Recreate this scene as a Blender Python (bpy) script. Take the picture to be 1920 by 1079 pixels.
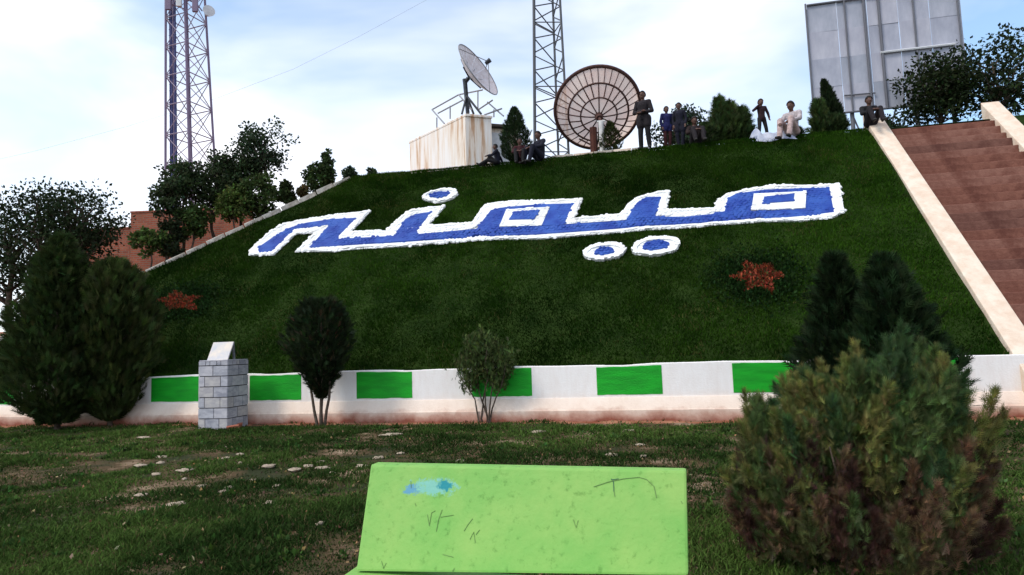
import bpy, bmesh, math, random
import numpy as np
from mathutils import Vector, Matrix

for o in list(bpy.data.objects):
    bpy.data.objects.remove(o)
scene = bpy.context.scene
COL = scene.collection
RNG = np.random.default_rng(7)
random.seed(7)
R = math.radians

# ------------------------------------------------------------------ camera
EYE = 1.53
FPX = 1201.6                                   # focal length in pixels of the 1920 wide photograph
YAW, PITCH, ROLL = R(12.14), R(5.23), R(1.87)
_f0 = np.array([-math.sin(YAW), math.cos(YAW), 0]); _r0 = np.array([math.cos(YAW), math.sin(YAW), 0]); _z = np.array([0, 0, 1.0])
FWD = _f0 * math.cos(PITCH) + _z * math.sin(PITCH)
_u = _z * math.cos(PITCH) - _f0 * math.sin(PITCH)
RIGHT = _r0 * math.cos(ROLL) - _u * math.sin(ROLL)
UP = _u * math.cos(ROLL) + _r0 * math.sin(ROLL)
cam_data = bpy.data.cameras.new('camera')
cam = bpy.data.objects.new('camera', cam_data); COL.objects.link(cam)
m = Matrix.Identity(4)
for i in range(3):
    m[i][0] = RIGHT[i]; m[i][1] = UP[i]; m[i][2] = -FWD[i]
m[0][3], m[1][3], m[2][3] = 0, 0, EYE
cam.matrix_world = m
cam_data.sensor_width = 36; cam_data.lens = FPX / 1920 * 36
cam_data.clip_start = 0.05; cam_data.clip_end = 3000
scene.camera = cam

# ------------------------------------------------------------------ sky, sun, exposure
SUN_EL, SUN_AZ = R(50), R(228)                 # azimuth clockwise from +Y: behind the camera, a little left
world = bpy.data.worlds.new('World'); scene.world = world; world.use_nodes = True
wn = world.node_tree.nodes; wl = world.node_tree.links; wn.clear()
out = wn.new('ShaderNodeOutputWorld'); bg = wn.new('ShaderNodeBackground'); bg.inputs[1].default_value = 1.0
sky = wn.new('ShaderNodeTexSky'); sky.sky_type = 'NISHITA'; sky.sun_disc = False
sky.sun_elevation = SUN_EL; sky.sun_rotation = SUN_AZ; sky.air_density = 1.0; sky.dust_density = 1.2; sky.ozone_density = 1.0
gain = wn.new('ShaderNodeVectorMath'); gain.operation = 'SCALE'; gain.inputs['Scale'].default_value = 0.145
tintn = wn.new('ShaderNodeVectorMath'); tintn.operation = 'MULTIPLY'; tintn.inputs[1].default_value = (0.80, 1.02, 1.08)
wl.new(sky.outputs[0], tintn.inputs[0]); wl.new(tintn.outputs[0], gain.inputs[0])
tc = wn.new('ShaderNodeTexCoord')
mp = wn.new('ShaderNodeMapping'); mp.inputs['Scale'].default_value = (1.0, 1.0, 2.4); mp.inputs['Location'].default_value = (0.35, 0.2, 0.1)
wl.new(tc.outputs['Generated'], mp.inputs['Vector'])
nz = wn.new('ShaderNodeTexNoise'); nz.inputs['Scale'].default_value = 1.7; nz.inputs['Detail'].default_value = 5; nz.inputs['Roughness'].default_value = 0.5; nz.inputs['Distortion'].default_value = 0.3
wl.new(mp.outputs[0], nz.inputs['Vector'])
rp = wn.new('ShaderNodeValToRGB'); rp.color_ramp.elements[0].position = 0.34; rp.color_ramp.elements[0].color = (0.12, 0.12, 0.12, 1)
rp.color_ramp.elements[1].position = 0.72; rp.color_ramp.elements[1].color = (0.95, 0.95, 0.95, 1)
wl.new(nz.outputs['Fac'], rp.inputs[0])
mx = wn.new('ShaderNodeMixRGB'); mx.inputs['Color2'].default_value = (0.90, 0.89, 0.92, 1)
wl.new(rp.outputs[0], mx.inputs['Fac']); wl.new(gain.outputs[0], mx.inputs['Color1'])
wl.new(mx.outputs[0], bg.inputs[0]); wl.new(bg.outputs[0], out.inputs[0])
sd = bpy.data.lights.new('sun', 'SUN'); sd.energy = 1.3; sd.angle = R(14); sd.color = (1.0, 0.92, 0.82)
sun = bpy.data.objects.new('sun', sd); COL.objects.link(sun)
_sd = Vector((math.sin(SUN_AZ) * math.cos(SUN_EL), math.cos(SUN_AZ) * math.cos(SUN_EL), math.sin(SUN_EL)))
sun.rotation_euler = _sd.to_track_quat('Z', 'Y').to_euler(); sun.location = (0, -5, 30)
vs = scene.view_settings; vs.view_transform = 'Standard'; vs.look = 'None'; vs.gamma = 1; vs.use_curve_mapping = False
vs.exposure = 0.72
scene.render.engine = 'CYCLES'

# ------------------------------------------------------------------ helpers: geometry of the place
def ray(px, py):
    return RIGHT * (px - 960) / FPX + UP * (539.5 - py) / FPX + FWD
def at_y(px, py, Y):
    d = ray(px, py); p = d * (Y / d[1]); return Vector((p[0], p[1], p[2] + EYE))
def at_z(px, py, z):
    d = ray(px, py); p = d * ((z - EYE) / d[2]); return Vector((p[0], p[1], z))
WALL_Y, WALL_TOP, BASE_Y, BASE_Z, CREST_Y = 13.02, 1.10, 13.32, 1.10, 19.5
SLOPE = 1.013
CREST_Z = BASE_Z + (CREST_Y - BASE_Y) * SLOPE
KX, KY, KD, KN = -14.64, 16.27, (0.844, 0.537), (-0.537, 0.844)
RIGHT_EDGE = 6.30
def height(x, y):
    """height of the ground, the hill slope, the crest plateau and the bank left of the kerb"""
    x = np.asarray(x, float); y = np.asarray(y, float)
    s = (x - KX) * KD[0] + (y - KY) * KD[1]; q = (x - KX) * KN[0] + (y - KY) * KN[1]
    hill = np.clip(BASE_Z + (y - BASE_Y) * SLOPE, BASE_Z, CREST_Z)
    yk = KY + KD[1] * s
    bank = np.clip(BASE_Z + (yk - BASE_Y) * SLOPE, BASE_Z, CREST_Z) - 0.08 + 0.06 * np.maximum(q, 0)
    z = np.where(q > 0, bank, hill)
    return np.where(y < WALL_Y + 0.05, 0.0, z)
HN = Vector((0, -SLOPE, 1)).normalized()
def hill_bump(x, y):
    b_ = (fbm(np.asarray(x) * 0.45, np.asarray(y) * 0.45, 21) - 0.5) * 0.16 + (fbm(np.asarray(x) * 2.2, np.asarray(y) * 2.2, 23) - 0.5) * 0.05
    return np.where((np.asarray(y) > BASE_Y + .1) & (np.asarray(y) < CREST_Y - .1), b_, 0.0)
def on_hill(px, py, lift=0.0):
    d = ray(px, py); n = np.array(HN); p0 = np.array([0, BASE_Y, BASE_Z - EYE]); p = d * ((p0 @ n + lift) / (d @ n))
    return Vector((p[0], p[1], p[2] + EYE))
def on_ground(px, py): return at_z(px, py, 0.0)
def march(px, py, t0=12.0, t1=60.0):
    d = ray(px, py); t = np.arange(t0, t1, 0.03); P = np.outer(t, d); h = height(P[:, 0], P[:, 1])
    hit = np.where(P[:, 2] + EYE < h)[0]
    i = hit[0] if len(hit) else len(t) - 1
    return Vector((P[i, 0], P[i, 1], h[i]))
def vnoise(x, y, seed=0):
    x = np.asarray(x, float); y = np.asarray(y, float)
    xi = np.floor(x).astype(int); yi = np.floor(y).astype(int); fx = x - xi; fy = y - yi
    fx = fx * fx * (3 - 2 * fx); fy = fy * fy * (3 - 2 * fy)
    def h(a, b):
        n = (a * 374761393 + b * 668265263 + seed * 974634777) & 0x7fffffff
        n = ((n ^ (n >> 13)) * 1274126177) & 0x7fffffff
        return ((n ^ (n >> 16)) & 0xffff) / 65535.0
    return (h(xi, yi) * (1 - fx) + h(xi + 1, yi) * fx) * (1 - fy) + (h(xi, yi + 1) * (1 - fx) + h(xi + 1, yi + 1) * fx) * fy
def fbm(x, y, seed=0, octv=4):
    v = 0; a = 0.5; t = 0
    for k in range(octv):
        v = v + a * vnoise(np.asarray(x) * 2 ** k, np.asarray(y) * 2 ** k, seed + k); t += a; a *= 0.5
    return v / t

# ------------------------------------------------------------------ helpers: materials
MATS = {}
def mat(name, col, rough=0.8, col2=None, scale=6.0, bump=0.0, bscale=40.0, metal=0.0, attr=False, transl=0.0, detail=5, lo=0.38, hi=0.62, stretch=None, spec=0.3):
    if name in MATS: return MATS[name]
    mt = bpy.data.materials.new(name); mt.use_nodes = True; nt = mt.node_tree; N = nt.nodes; L = nt.links
    b = N['Principled BSDF']; b.inputs['Roughness'].default_value = rough; b.inputs['Metallic'].default_value = metal
    b.inputs['Specular IOR Level'].default_value = spec
    b.inputs['Base Color'].default_value = (*col, 1)
    t = N.new('ShaderNodeTexCoord'); vec = t.outputs['Object']
    if stretch:
        mpn = N.new('ShaderNodeMapping'); mpn.inputs['Scale'].default_value = stretch; L.new(vec, mpn.inputs[0]); vec = mpn.outputs[0]
    csock = None
    if attr:
        a = N.new('ShaderNodeAttribute'); a.attribute_name = 'tint'; csock = a.outputs['Color']
    if col2 is not None:
        n = N.new('ShaderNodeTexNoise'); n.inputs['Scale'].default_value = scale; n.inputs['Detail'].default_value = detail; n.inputs['Roughness'].default_value = 0.6
        L.new(vec, n.inputs['Vector'])
        r = N.new('ShaderNodeValToRGB'); r.color_ramp.elements[0].position = lo; r.color_ramp.elements[1].position = hi
        r.color_ramp.elements[0].color = (*col, 1); r.color_ramp.elements[1].color = (*col2, 1)
        L.new(n.outputs['Fac'], r.inputs[0]); csock = r.outputs[0]
    if csock is not None: L.new(csock, b.inputs['Base Color'])
    if bump:
        n2 = N.new('ShaderNodeTexNoise'); n2.inputs['Scale'].default_value = bscale; n2.inputs['Detail'].default_value = 6
        L.new(vec, n2.inputs['Vector'])
        bp = N.new('ShaderNodeBump'); bp.inputs['Strength'].default_value = bump; bp.inputs['Distance'].default_value = 0.03
        L.new(n2.outputs['Fac'], bp.inputs['Height']); L.new(bp.outputs[0], b.inputs['Normal'])
    if transl:
        tr = N.new('ShaderNodeBsdfTranslucent'); ms = N.new('ShaderNodeMixShader'); ms.inputs[0].default_value = transl
        if csock is not None: L.new(csock, tr.inputs[0])
        else: tr.inputs[0].default_value = (*col, 1)
        L.new(b.outputs[0], ms.inputs[1]); L.new(tr.outputs[0], ms.inputs[2]); L.new(ms.outputs[0], N['Material Output'].inputs[0])
    MATS[name] = mt
    return mt

# ------------------------------------------------------------------ helpers: objects
def tag(o, label=None, cat=None, group=None, kind=None):
    if label: o['label'] = label
    if cat: o['category'] = cat
    if group: o['group'] = group
    if kind: o['kind'] = kind
    return o
def empty(name, loc, label, cat, group=None, rz=0.0):
    o = bpy.data.objects.new(name, None); COL.objects.link(o); o.location = loc; o.rotation_euler = (0, 0, rz)
    o.empty_display_size = 0.2
    return tag(o, label, cat, group)
def link(name, me, material=None, parent=None, loc=None):
    o = bpy.data.objects.new(name, me); COL.objects.link(o)
    if material is not None and not me.materials: me.materials.append(material)
    if parent is not None: o.parent = parent
    if loc is not None: o.location = loc
    return o
def mesh_np(name, V, F, tint=None, smooth=False):
    """V (n,3), F (m,k) with k constant; tint (n,3) point colours"""
    me = bpy.data.meshes.new(name); V = np.asarray(V, np.float32); F = np.asarray(F, np.int32); k = F.shape[1]
    me.vertices.add(len(V)); me.vertices.foreach_set('co', V.ravel())
    me.loops.add(F.size); me.loops.foreach_set('vertex_index', F.ravel())
    me.polygons.add(len(F)); me.polygons.foreach_set('loop_start', np.arange(0, F.size, k, dtype=np.int32)); me.polygons.foreach_set('loop_total', np.full(len(F), k, np.int32))
    if smooth: me.polygons.foreach_set('use_smooth', np.ones(len(F), bool))
    if tint is not None:
        a = me.attributes.new('tint', 'FLOAT_COLOR', 'POINT'); c = np.ones((len(V), 4), np.float32); c[:, :3] = tint; a.data.foreach_set('color', c.ravel())
    me.update(calc_edges=True); me.validate()
    return me
class MB:
    """collects simple shapes into one mesh"""
    def __init__(s): s.V = []; s.F = []
    def add(s, V, F):
        n = len(s.V); s.V += [tuple(v) for v in V]; s.F += [tuple(i + n for i in f) for f in F]; return s
    def box(s, c, d, rz=0.0, mtx=None):
        hx, hy, hz = d[0] / 2, d[1] / 2, d[2] / 2
        V = [Vector((x, y, z)) for z in (-hz, hz) for y in (-hy, hy) for x in (-hx, hx)]
        M = Matrix.Translation(Vector(c)) @ Matrix.Rotation(rz, 4, 'Z') if mtx is None else mtx
        return s.add([M @ v for v in V], [(0, 2, 3, 1), (4, 5, 7, 6), (0, 1, 5, 4), (2, 6, 7, 3), (0, 4, 6, 2), (1, 3, 7, 5)])
    def tube(s, pts, rad, n=8, caps=True):
        pts = [Vector(p) for p in pts]; rad = [rad] * len(pts) if not hasattr(rad, '__len__') else rad
        V = []; F = []; ref = None
        for i, p in enumerate(pts):
            d = (pts[min(i + 1, len(pts) - 1)] - pts[max(i - 1, 0)]).normalized()
            a = d.orthogonal().normalized() if ref is None else (ref - d * ref.dot(d)).normalized()
            ref = a; b = d.cross(a)
            for k in range(n):
                t = 2 * math.pi * k / n; V.append(p + (a * math.cos(t) + b * math.sin(t)) * rad[i])
        for i in range(len(pts) - 1):
            for k in range(n): F.append((i * n + k, i * n + (k + 1) % n, (i + 1) * n + (k + 1) % n, (i + 1) * n + k))
        if caps: F.append(tuple(range(n - 1, -1, -1))); F.append(tuple((len(pts) - 1) * n + k for k in range(n)))
        return s.add(V, F)
    def prism(s, poly, z0, z1, frame=None):
        """extrude polygon (2D) between z0 and z1; frame maps (x,y,z)->Vector"""
        fr = frame or (lambda x, y, z: Vector((x, y, z))); n = len(poly)
        V = [fr(x, y, z0) for x, y in poly] + [fr(x, y, z1) for x, y in poly]
        return s.add(V, [tuple(range(n - 1, -1, -1)), tuple(range(n, 2 * n))] + [(i, (i + 1) % n, n + (i + 1) % n, n + i) for i in range(n)])
    def sphere(s, c, r, nu=12, nv=8, sc=(1, 1, 1), mtx=None):
        V = []; F = []
        for j in range(nv + 1):
            ph = math.pi * j / nv
            for i in range(nu):
                t = 2 * math.pi * i / nu; v = Vector((math.sin(ph) * math.cos(t) * sc[0], math.sin(ph) * math.sin(t) * sc[1], math.cos(ph) * sc[2])) * r
                V.append((mtx @ v if mtx else v) + Vector(c))
        for j in range(nv):
            for i in range(nu): F.append((j * nu + i, (j + 1) * nu + i, (j + 1) * nu + (i + 1) % nu, j * nu + (i + 1) % nu))
        return s.add(V, F)
    def mesh(s, name, smooth=False):
        me = bpy.data.meshes.new(name); me.from_pydata([tuple(v) for v in s.V], [], s.F); me.update()
        if smooth: me.polygons.foreach_set('use_smooth', [True] * len(me.polygons))
        return me
    def build(s, name, material, parent=None, smooth=False, loc=None, bevel=0.0):
        me = s.mesh(name, smooth)
        if bevel:
            bm = bmesh.new(); bm.from_mesh(me); bmesh.ops.remove_doubles(bm, verts=bm.verts, dist=1e-5)
            bmesh.ops.bevel(bm, geom=list(bm.edges), offset=bevel, segments=2, affect='EDGES', profile=0.6); bm.to_mesh(me); bm.free()
        return link(name, me, material, parent, loc)
_UNIT = {}
def bar(name, a, b, r, material, parent, n=6):
    """a thin rod from a to b in the parent's space; all rods of one material share mesh data"""
    key = (material.name, n)
    if key not in _UNIT:
        me = MB().tube([(0, 0, 0), (0, 0, 1)], 1.0, n).mesh('rod'); me.materials.append(material); _UNIT[key] = me
    a = Vector(a); b = Vector(b); d = b - a
    o = bpy.data.objects.new(name, _UNIT[key]); COL.objects.link(o); o.parent = parent
    o.rotation_mode = 'QUATERNION'; o.rotation_quaternion = d.to_track_quat('Z', 'Y'); o.location = a; o.scale = (r, r, d.length)
    return o

def scatter(name, P, D, size, tmplV, tmplF, tint, jitter_roll=True, shade=None):
    """copies of a small leaf template: local +Y goes along D"""
    P = np.asarray(P); D = np.asarray(D); n = len(P)
    D = D / np.maximum(np.linalg.norm(D, axis=1, keepdims=True), 1e-6)
    A = RNG.normal(size=(n, 3)); A -= D * (A * D).sum(1, keepdims=True); A /= np.maximum(np.linalg.norm(A, axis=1, keepdims=True), 1e-6)
    B = np.cross(D, A)
    T = np.asarray(tmplV, float); k = len(T); size = np.broadcast_to(np.asarray(size, float), (n,))
    V = P[:, None, :] + size[:, None, None] * (T[None, :, 0:1] * A[:, None, :] + T[None, :, 1:2] * D[:, None, :] + T[None, :, 2:3] * B[:, None, :])
    F = (np.asarray(tmplF)[None, :, :] + (np.arange(n) * k)[:, None, None]).reshape(-1, len(tmplF[0]))
    C = np.repeat(np.asarray(tint)[:, None, :], k, axis=1).reshape(-1, 3)
    return mesh_np(name, V.reshape(-1, 3), F, C)
LEAF_V = [(0, 0, 0), (0.32, 0.45, 0.06), (0, 1, 0.0), (-0.32, 0.45, 0.06)]; LEAF_F = [(0, 1, 2), (0, 2, 3)]
# a conifer spray: flat feathery fan of narrow lobes
SPRAY_V = []; SPRAY_F = []
for (x0, y0, ang, ln, w) in [(0, 0, 0, 1.0, .07), (0, .12, 38, .5, .06), (0, .12, -38, .5, .06), (0, .34, 34, .46, .055), (0, .34, -34, .46, .055), (0, .56, 30, .34, .05), (0, .56, -30, .34, .05)]:
    a = R(ang); dx, dy = math.sin(a), math.cos(a); k = len(SPRAY_V)
    SPRAY_V += [(x0 - dy * w, y0 + dx * w, 0.0), (x0 + dy * w, y0 - dx * w, 0.0), (x0 + dx * ln, y0 + dy * ln, 0.05 * (1 if ang > 0 else -1))]
    SPRAY_F.append((k, k + 1, k + 2))
FINE_V = []; FINE_F = []
for (y0, ang, ln, w) in [(0, 0, 1.0, .035), (.08, 42, .50, .032), (.08, -42, .50, .032), (.26, 38, .48, .030), (.26, -38, .48, .030), (.44, 34, .42, .028), (.44, -34, .42, .028), (.62, 30, .32, .026), (.62, -30, .32, .026)]:
    a = R(ang); dx, dy = math.sin(a), math.cos(a); k = len(FINE_V)
    FINE_V += [(-dy * w, y0 + dx * w, 0.0), (dy * w, y0 - dx * w, 0.0), (dx * ln, y0 + dy * ln, 0.10 * (1 if ang > 0 else -1))]; FINE_F.append((k, k + 1, k + 2))
def tints(n, base, var=0.3, hue=0.12):
    c = np.asarray(base)[None, :] * (1 + var * RNG.normal(size=(n, 1))).clip(0.35, 1.9)
    return (c * (1 + hue * RNG.normal(size=(n, 3)))).clip(0.002, 1)

M_FOL = mat('foliage', (0.05, 0.08, 0.02), 0.7, attr=True, transl=0.22, spec=0.06)
M_GRASS = mat('grass_blades', (0.05, 0.09, 0.02), 0.7, attr=True, transl=0.2, spec=0.02)
M_FLOWER = mat('red_flowers', (0.3, 0.03, 0.02), 0.7, attr=True, transl=0.15, spec=0.15)
M_BARK = mat('bark', (0.055, 0.038, 0.028), 0.9, (0.11, 0.08, 0.06), 18, 0.6, 60)

# ================================================================== THE SETTING
# ground: one sheet to the horizon, fine and uneven near the camera
def grid(x0, x1, y0, y1, nx, ny, zf):
    X, Y = np.meshgrid(np.linspace(x0, x1, nx), np.linspace(y0, y1, ny)); Z = zf(X, Y)
    V = np.stack([X, Y, Z], -1).reshape(-1, 3); i = np.arange((nx - 1) * (ny - 1)); a = (i // (nx - 1)) * nx + i % (nx - 1)
    return V, np.stack([a, a + 1, a + nx + 1, a + nx], -1)
def ground_z(X, Y):
    near = np.clip((13.0 - np.abs(Y)) / 1.0, 0, 1) * np.clip((16 - np.abs(X + 3)) / 3, 0, 1)
    return ((fbm(X * 0.7, Y * 0.7, 3) - 0.5) * 0.10 + (fbm(X * 3, Y * 3, 9) - 0.5) * 0.06) * near
xs = np.unique(np.concatenate([np.linspace(-900, -20, 12), np.linspace(-20, 14, 230), np.linspace(14, 900, 12)]))
ys = np.unique(np.concatenate([np.linspace(-400, -2, 8), np.linspace(-2, 13.0, 130), np.linspace(13.0, 900, 10)]))
X, Y = np.meshgrid(xs, ys); Zg = ground_z(X, Y)
nx, ny = len(xs), len(ys); ii = np.arange((nx - 1) * (ny - 1)); a = (ii // (nx - 1)) * nx + ii % (nx - 1)
M_SOIL = bpy.data.materials.new('lawn_soil'); M_SOIL.use_nodes = True
nt = M_SOIL.node_tree; N = nt.nodes; L = nt.links; b = N['Principled BSDF']; b.inputs['Roughness'].default_value = 0.95; b.inputs['Specular IOR Level'].default_value = 0.1
t = N.new('ShaderNodeTexCoord')
n1 = N.new('ShaderNodeTexNoise'); n1.inputs['Scale'].default_value = 1.1; n1.inputs['Detail'].default_value = 8; n1.inputs['Roughness'].default_value = 0.62; L.new(t.outputs['Object'], n1.inputs[0])
r1 = N.new('ShaderNodeValToRGB'); e = r1.color_ramp.elements
e[0].position = 0.40; e[0].color = (0.030, 0.035, 0.014, 1); e[1].position = 0.70; e[1].color = (0.34, 0.24, 0.16, 1)
x = e.new(0.54); x.color = (0.09, 0.058, 0.030, 1)
L.new(n1.outputs['Fac'], r1.inputs[0]); L.new(r1.outputs[0], b.inputs['Base Color'])
n2 = N.new('ShaderNodeTexNoise'); n2.inputs['Scale'].default_value = 22; n2.inputs['Detail'].default_value = 6; L.new(t.outputs['Object'], n2.inputs[0])
bp = N.new('ShaderNodeBump'); bp.inputs['Strength'].default_value = 0.8; bp.inputs['Distance'].default_value = 0.04; L.new(n2.outputs['Fac'], bp.inputs['Height']); L.new(bp.outputs[0], b.inputs['Normal'])
tag(link('ground', mesh_np('ground', np.stack([X, Y, Zg], -1).reshape(-1, 3), np.stack([a, a + 1, a + nx + 1, a + nx], -1), smooth=True), M_SOIL), kind='structure')

# hill: the steep grass slope and the level crest behind it, bounded on the left by the kerb line
M_TURF = mat('turf', (0.010, 0.022, 0.004), 0.95, (0.022, 0.040, 0.008), 2.2, 0.7, 30, spec=0.05)
def hill_grid():
    V = []; F = []; ny_, nx_ = 90, 150
    yy = np.concatenate([np.linspace(BASE_Y - 0.28, CREST_Y - 0.2, 70), np.linspace(CREST_Y - 0.12, CREST_Y + 0.3, 6), np.linspace(20.2, 70, 14)])
    for j, y in enumerate(yy):
        xl = KX + (y - KY) * KD[0] / KD[1]                   # kerb line at this y
        if y > CREST_Y: xl = KX + (CREST_Y - KY) * KD[0] / KD[1] + (y - CREST_Y) * 0.0
        xr = RIGHT_EDGE + 0.05 if y < CREST_Y else 60.0
        for i in range(nx_):
            f = i / (nx_ - 1)
            x = xl + (min(xr, RIGHT_EDGE + 0.05) - xl) * f if y < CREST_Y else (xl + (RIGHT_EDGE - xl) * f * 1.15 if f < 0.87 else RIGHT_EDGE + (f - 0.87) / 0.13 * 50)
            z = BASE_Z + (y - BASE_Y) * SLOPE if y < CREST_Y else CREST_Z
            if y < BASE_Y: z = BASE_Z - 0.01
            if abs(y - CREST_Y) < 0.5: z = min(z, CREST_Z) - 0.05 * max(0, 1 - abs(y - CREST_Y) / 0.4)
            if BASE_Y + 0.1 < y < CREST_Y - 0.1:
                z += (float(fbm(x * 0.45, y * 0.45, 21)) - 0.5) * 0.16 + (float(fbm(x * 2.2, y * 2.2, 23)) - 0.5) * 0.05
            V.append((x, y, z))
    for j in range(len(yy) - 1):
        for i in range(nx_ - 1):
            a_ = j * nx_ + i; F.append((a_, a_ + 1, a_ + nx_ + 1, a_ + nx_))
    return mesh_np('hill', np.array(V), np.array(F), smooth=True)
tag(link('hill', hill_grid(), M_TURF), kind='structure')

# earth bank left of the kerb line
M_EARTH = mat('red_earth', (0.20, 0.065, 0.034), 0.95, (0.36, 0.17, 0.10), 1.6, 0.8, 12, spec=0.1)
S, Q = np.meshgrid(np.linspace(-26, 34, 100), np.concatenate([np.linspace(0, 6, 25), np.linspace(7, 70, 15)]))
bx_ = KX + S * KD[0] + Q * KN[0]; by_ = KY + S * KD[1] + Q * KN[1]
bz_ = height(bx_, np.maximum(by_, 13.2)) - 0.03 + (fbm(bx_ * 0.8, by_ * 0.8, 31) - 0.5) * 0.25 * np.clip(Q / 1.0, 0, 1)
keep = []
nq, ns = S.shape
for j in range(nq - 1):
    for i in range(ns - 1):
        if by_[j, i] > 13.1: k = j * ns + i; keep.append((k, k + 1, k + ns + 1, k + ns))
tag(link('earth_bank', mesh_np('earth_bank', np.stack([bx_, by_, bz_], -1).reshape(-1, 3), np.array(keep), smooth=True), M_EARTH), kind='structure')
# level strip of earth at the foot of the slope, left of the kerb's foot
sv, sf = grid(-60, KX + (13.35 - KY) * KD[0] / KD[1] + 0.4, 13.15, 16.0, 60, 10, lambda X, Y: 1.04 + (fbm(X, Y, 41) - 0.5) * 0.08)
tag(link('earth_terrace', mesh_np('earth_terrace', sv, sf, smooth=True), M_EARTH), kind='structure')

# bare red soil along the foot of the wall
fv, ff = grid(-24, 6.7, 12.25, 12.84, 240, 8, lambda X, Y: ground_z(X, Y) + 0.012 + 0.05 * (fbm(X * 1.4, Y * 1.4, 88) - 0.55) - 0.05 * np.clip((12.6 - Y) / 0.35, 0, 1) * (0.4 + fbm(X * 1.2, Y, 89)))
tag(link('soil_strip', mesh_np('soil_strip', fv, ff, smooth=True), M_EARTH), kind='structure')

# ------------------------------------------------------------------ grass
def blades(P, H, W, C, lean=0.5, seg2=True, normal=(0, 0, 1)):
    n = len(P); th = RNG.uniform(0, 2 * math.pi, n); a = np.stack([np.cos(th), np.sin(th), np.zeros(n)], -1)
    ln = RNG.normal(size=(n, 3)) * lean; ln[:, 2] = 0; d = np.asarray(normal)[None, :] * 1.0 + ln; d /= np.linalg.norm(d, axis=1, keepdims=True)
    H = H[:, None]; W = W[:, None]
    if seg2:
        droop = np.stack([ln[:, 0], ln[:, 1], -0.35 * np.ones(n)], -1)
        b0 = P - a * W / 2; b1 = P + a * W / 2; mid = P + d * H * 0.55; m0 = mid - a * W * 0.4; m1 = mid + a * W * 0.4; tip = P + d * H + droop * H * 0.35
        V = np.stack([b0, b1, m1, m0, tip], 1).reshape(-1, 3); k = np.arange(n)[:, None] * 5
        F = np.concatenate([k + np.array([[0, 1, 2]]), k + np.array([[0, 2, 3]]), k + np.array([[3, 2, 4]])], 0)
        T = np.repeat(C[:, None, :], 5, 1).reshape(-1, 3)
    else:
        V = np.stack([P - a * W / 2, P + a * W / 2, P + d * H], 1).reshape(-1, 3); F = np.arange(n)[:, None] * 3 + np.array([[0, 1, 2]])
        T = np.repeat(C[:, None, :], 3, 1).reshape(-1, 3)
    return V, F, T
def bare(x, y):
    """0..1 how bare the lawn is: dry streaks left of the bench and along the foot of the wall"""
    s = fbm(x * 0.8 + y * 0.25, y * 1.6, 55, 4); m = np.clip((s - 0.54) / 0.10, 0, 1)
    zone = np.exp(-((y - 8.3) / 2.2) ** 2) * np.clip((1.5 - x) / 2.0, 0.25, 1)
    foot = np.clip((y - 12.05) / 0.45, 0, 1) * np.clip((fbm(x * 0.9, y * 2, 77) - 0.30) / 0.12, 0, 1)
    return np.clip(m * zone * 1.1 + foot, 0, 1)
nB = 330000
yb = 3.6 + (12.85 - 3.6) * RNG.random(nB) ** 1.25; xb = -1.0 - yb * 0.22 + (RNG.random(nB) - 0.5) * (yb * 1.75 + 3.0)
clump = fbm(xb * 1.7, yb * 1.7, 5)
ok = (RNG.random(nB) > bare(xb, yb) * 0.93) & (xb > -19) & (xb < 9) & (RNG.random(nB) < 0.45 + clump)
xb, yb, clump = xb[ok], yb[ok], clump[ok]; n = len(xb)
tone = fbm(xb * 0.6, yb * 0.6, 15)
G1, G2, G3 = np.array([0.022, 0.046, 0.010]), np.array([0.062, 0.108, 0.022]), np.array([0.085, 0.075, 0.030])
k1 = np.clip((tone - 0.35) / 0.3, 0, 1)[:, None]
C = (G1 * (1 - k1) + G2 * k1) * (0.55 + 0.9 * RNG.random((n, 1)))
dry = (RNG.random(n) < 0.07 + 0.35 * bare(xb, yb))[:, None]; C = np.where(dry, G3 * (0.6 + 0.8 * RNG.random((n, 1))), C)
Hh = (0.025 + 0.075 * np.clip((clump - 0.3) / 0.45, 0, 1)) * (0.6 + 0.8 * RNG.random(n)); Ww = 0.005 + 0.0011 * yb * (0.6 + 0.8 * RNG.random(n))
V, F, T = blades(np.stack([xb, yb, ground_z(xb, yb) - 0.005], -1), Hh, Ww, C, 0.55)
tag(link('lawn_grass', mesh_np('lawn_grass', V, F, T), M_GRASS), 'short dark green lawn grass around the light green bench', 'grass', kind='stuff')
nL = 5200
yl = 3.8 + 8.9 * RNG.random(nL) ** 1.2; xl_ = -1.0 - yl * 0.22 + (RNG.random(nL) - 0.5) * (yl * 1.7 + 3.0); zl = ground_z(xl_, yl)
tl_c = tints(nL, (0.20, 0.14, 0.075), 0.45, 0.15); D = RNG.normal(size=(nL, 3)) + np.array([0, 0, 0.25])
tag(link('leaf_litter', scatter('leaf_litter', np.stack([xl_, yl, zl + 0.03 * RNG.random(nL)], -1), D, RNG.uniform(0.015, 0.05, nL), LEAF_V, LEAF_F, tl_c), M_GRASS), 'dry tan leaves and straw littering the foreground lawn', 'litter', kind='stuff')
nC = 420; yc = 4.2 + 8.4 * RNG.random(nC); xc = -1.0 - yc * 0.22 + (RNG.random(nC) - 0.5) * (yc * 1.7 + 2.0); okc = bare(xc, yc) < 0.5; xc, yc = xc[okc], yc[okc]; nC = len(xc)
cs_ = RNG.uniform(0.035, 0.085, nC); Pp = np.repeat(np.stack([xc, yc, ground_z(xc, yc)], -1), 26, 0); sp_ = np.repeat(cs_, 26)[:, None]; off_ = RNG.normal(size=(len(Pp), 3)) * sp_ * 0.6; off_[:, 2] = np.abs(off_[:, 2]) * 0.6
D = off_ * 4 + np.array([0, 0, 0.5]) + RNG.normal(size=Pp.shape) * 0.3
wc_ = tints(len(Pp), (0.045, 0.085, 0.020), 0.3) * np.repeat(RNG.uniform(0.5, 1.4, nC), 26)[:, None]
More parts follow.
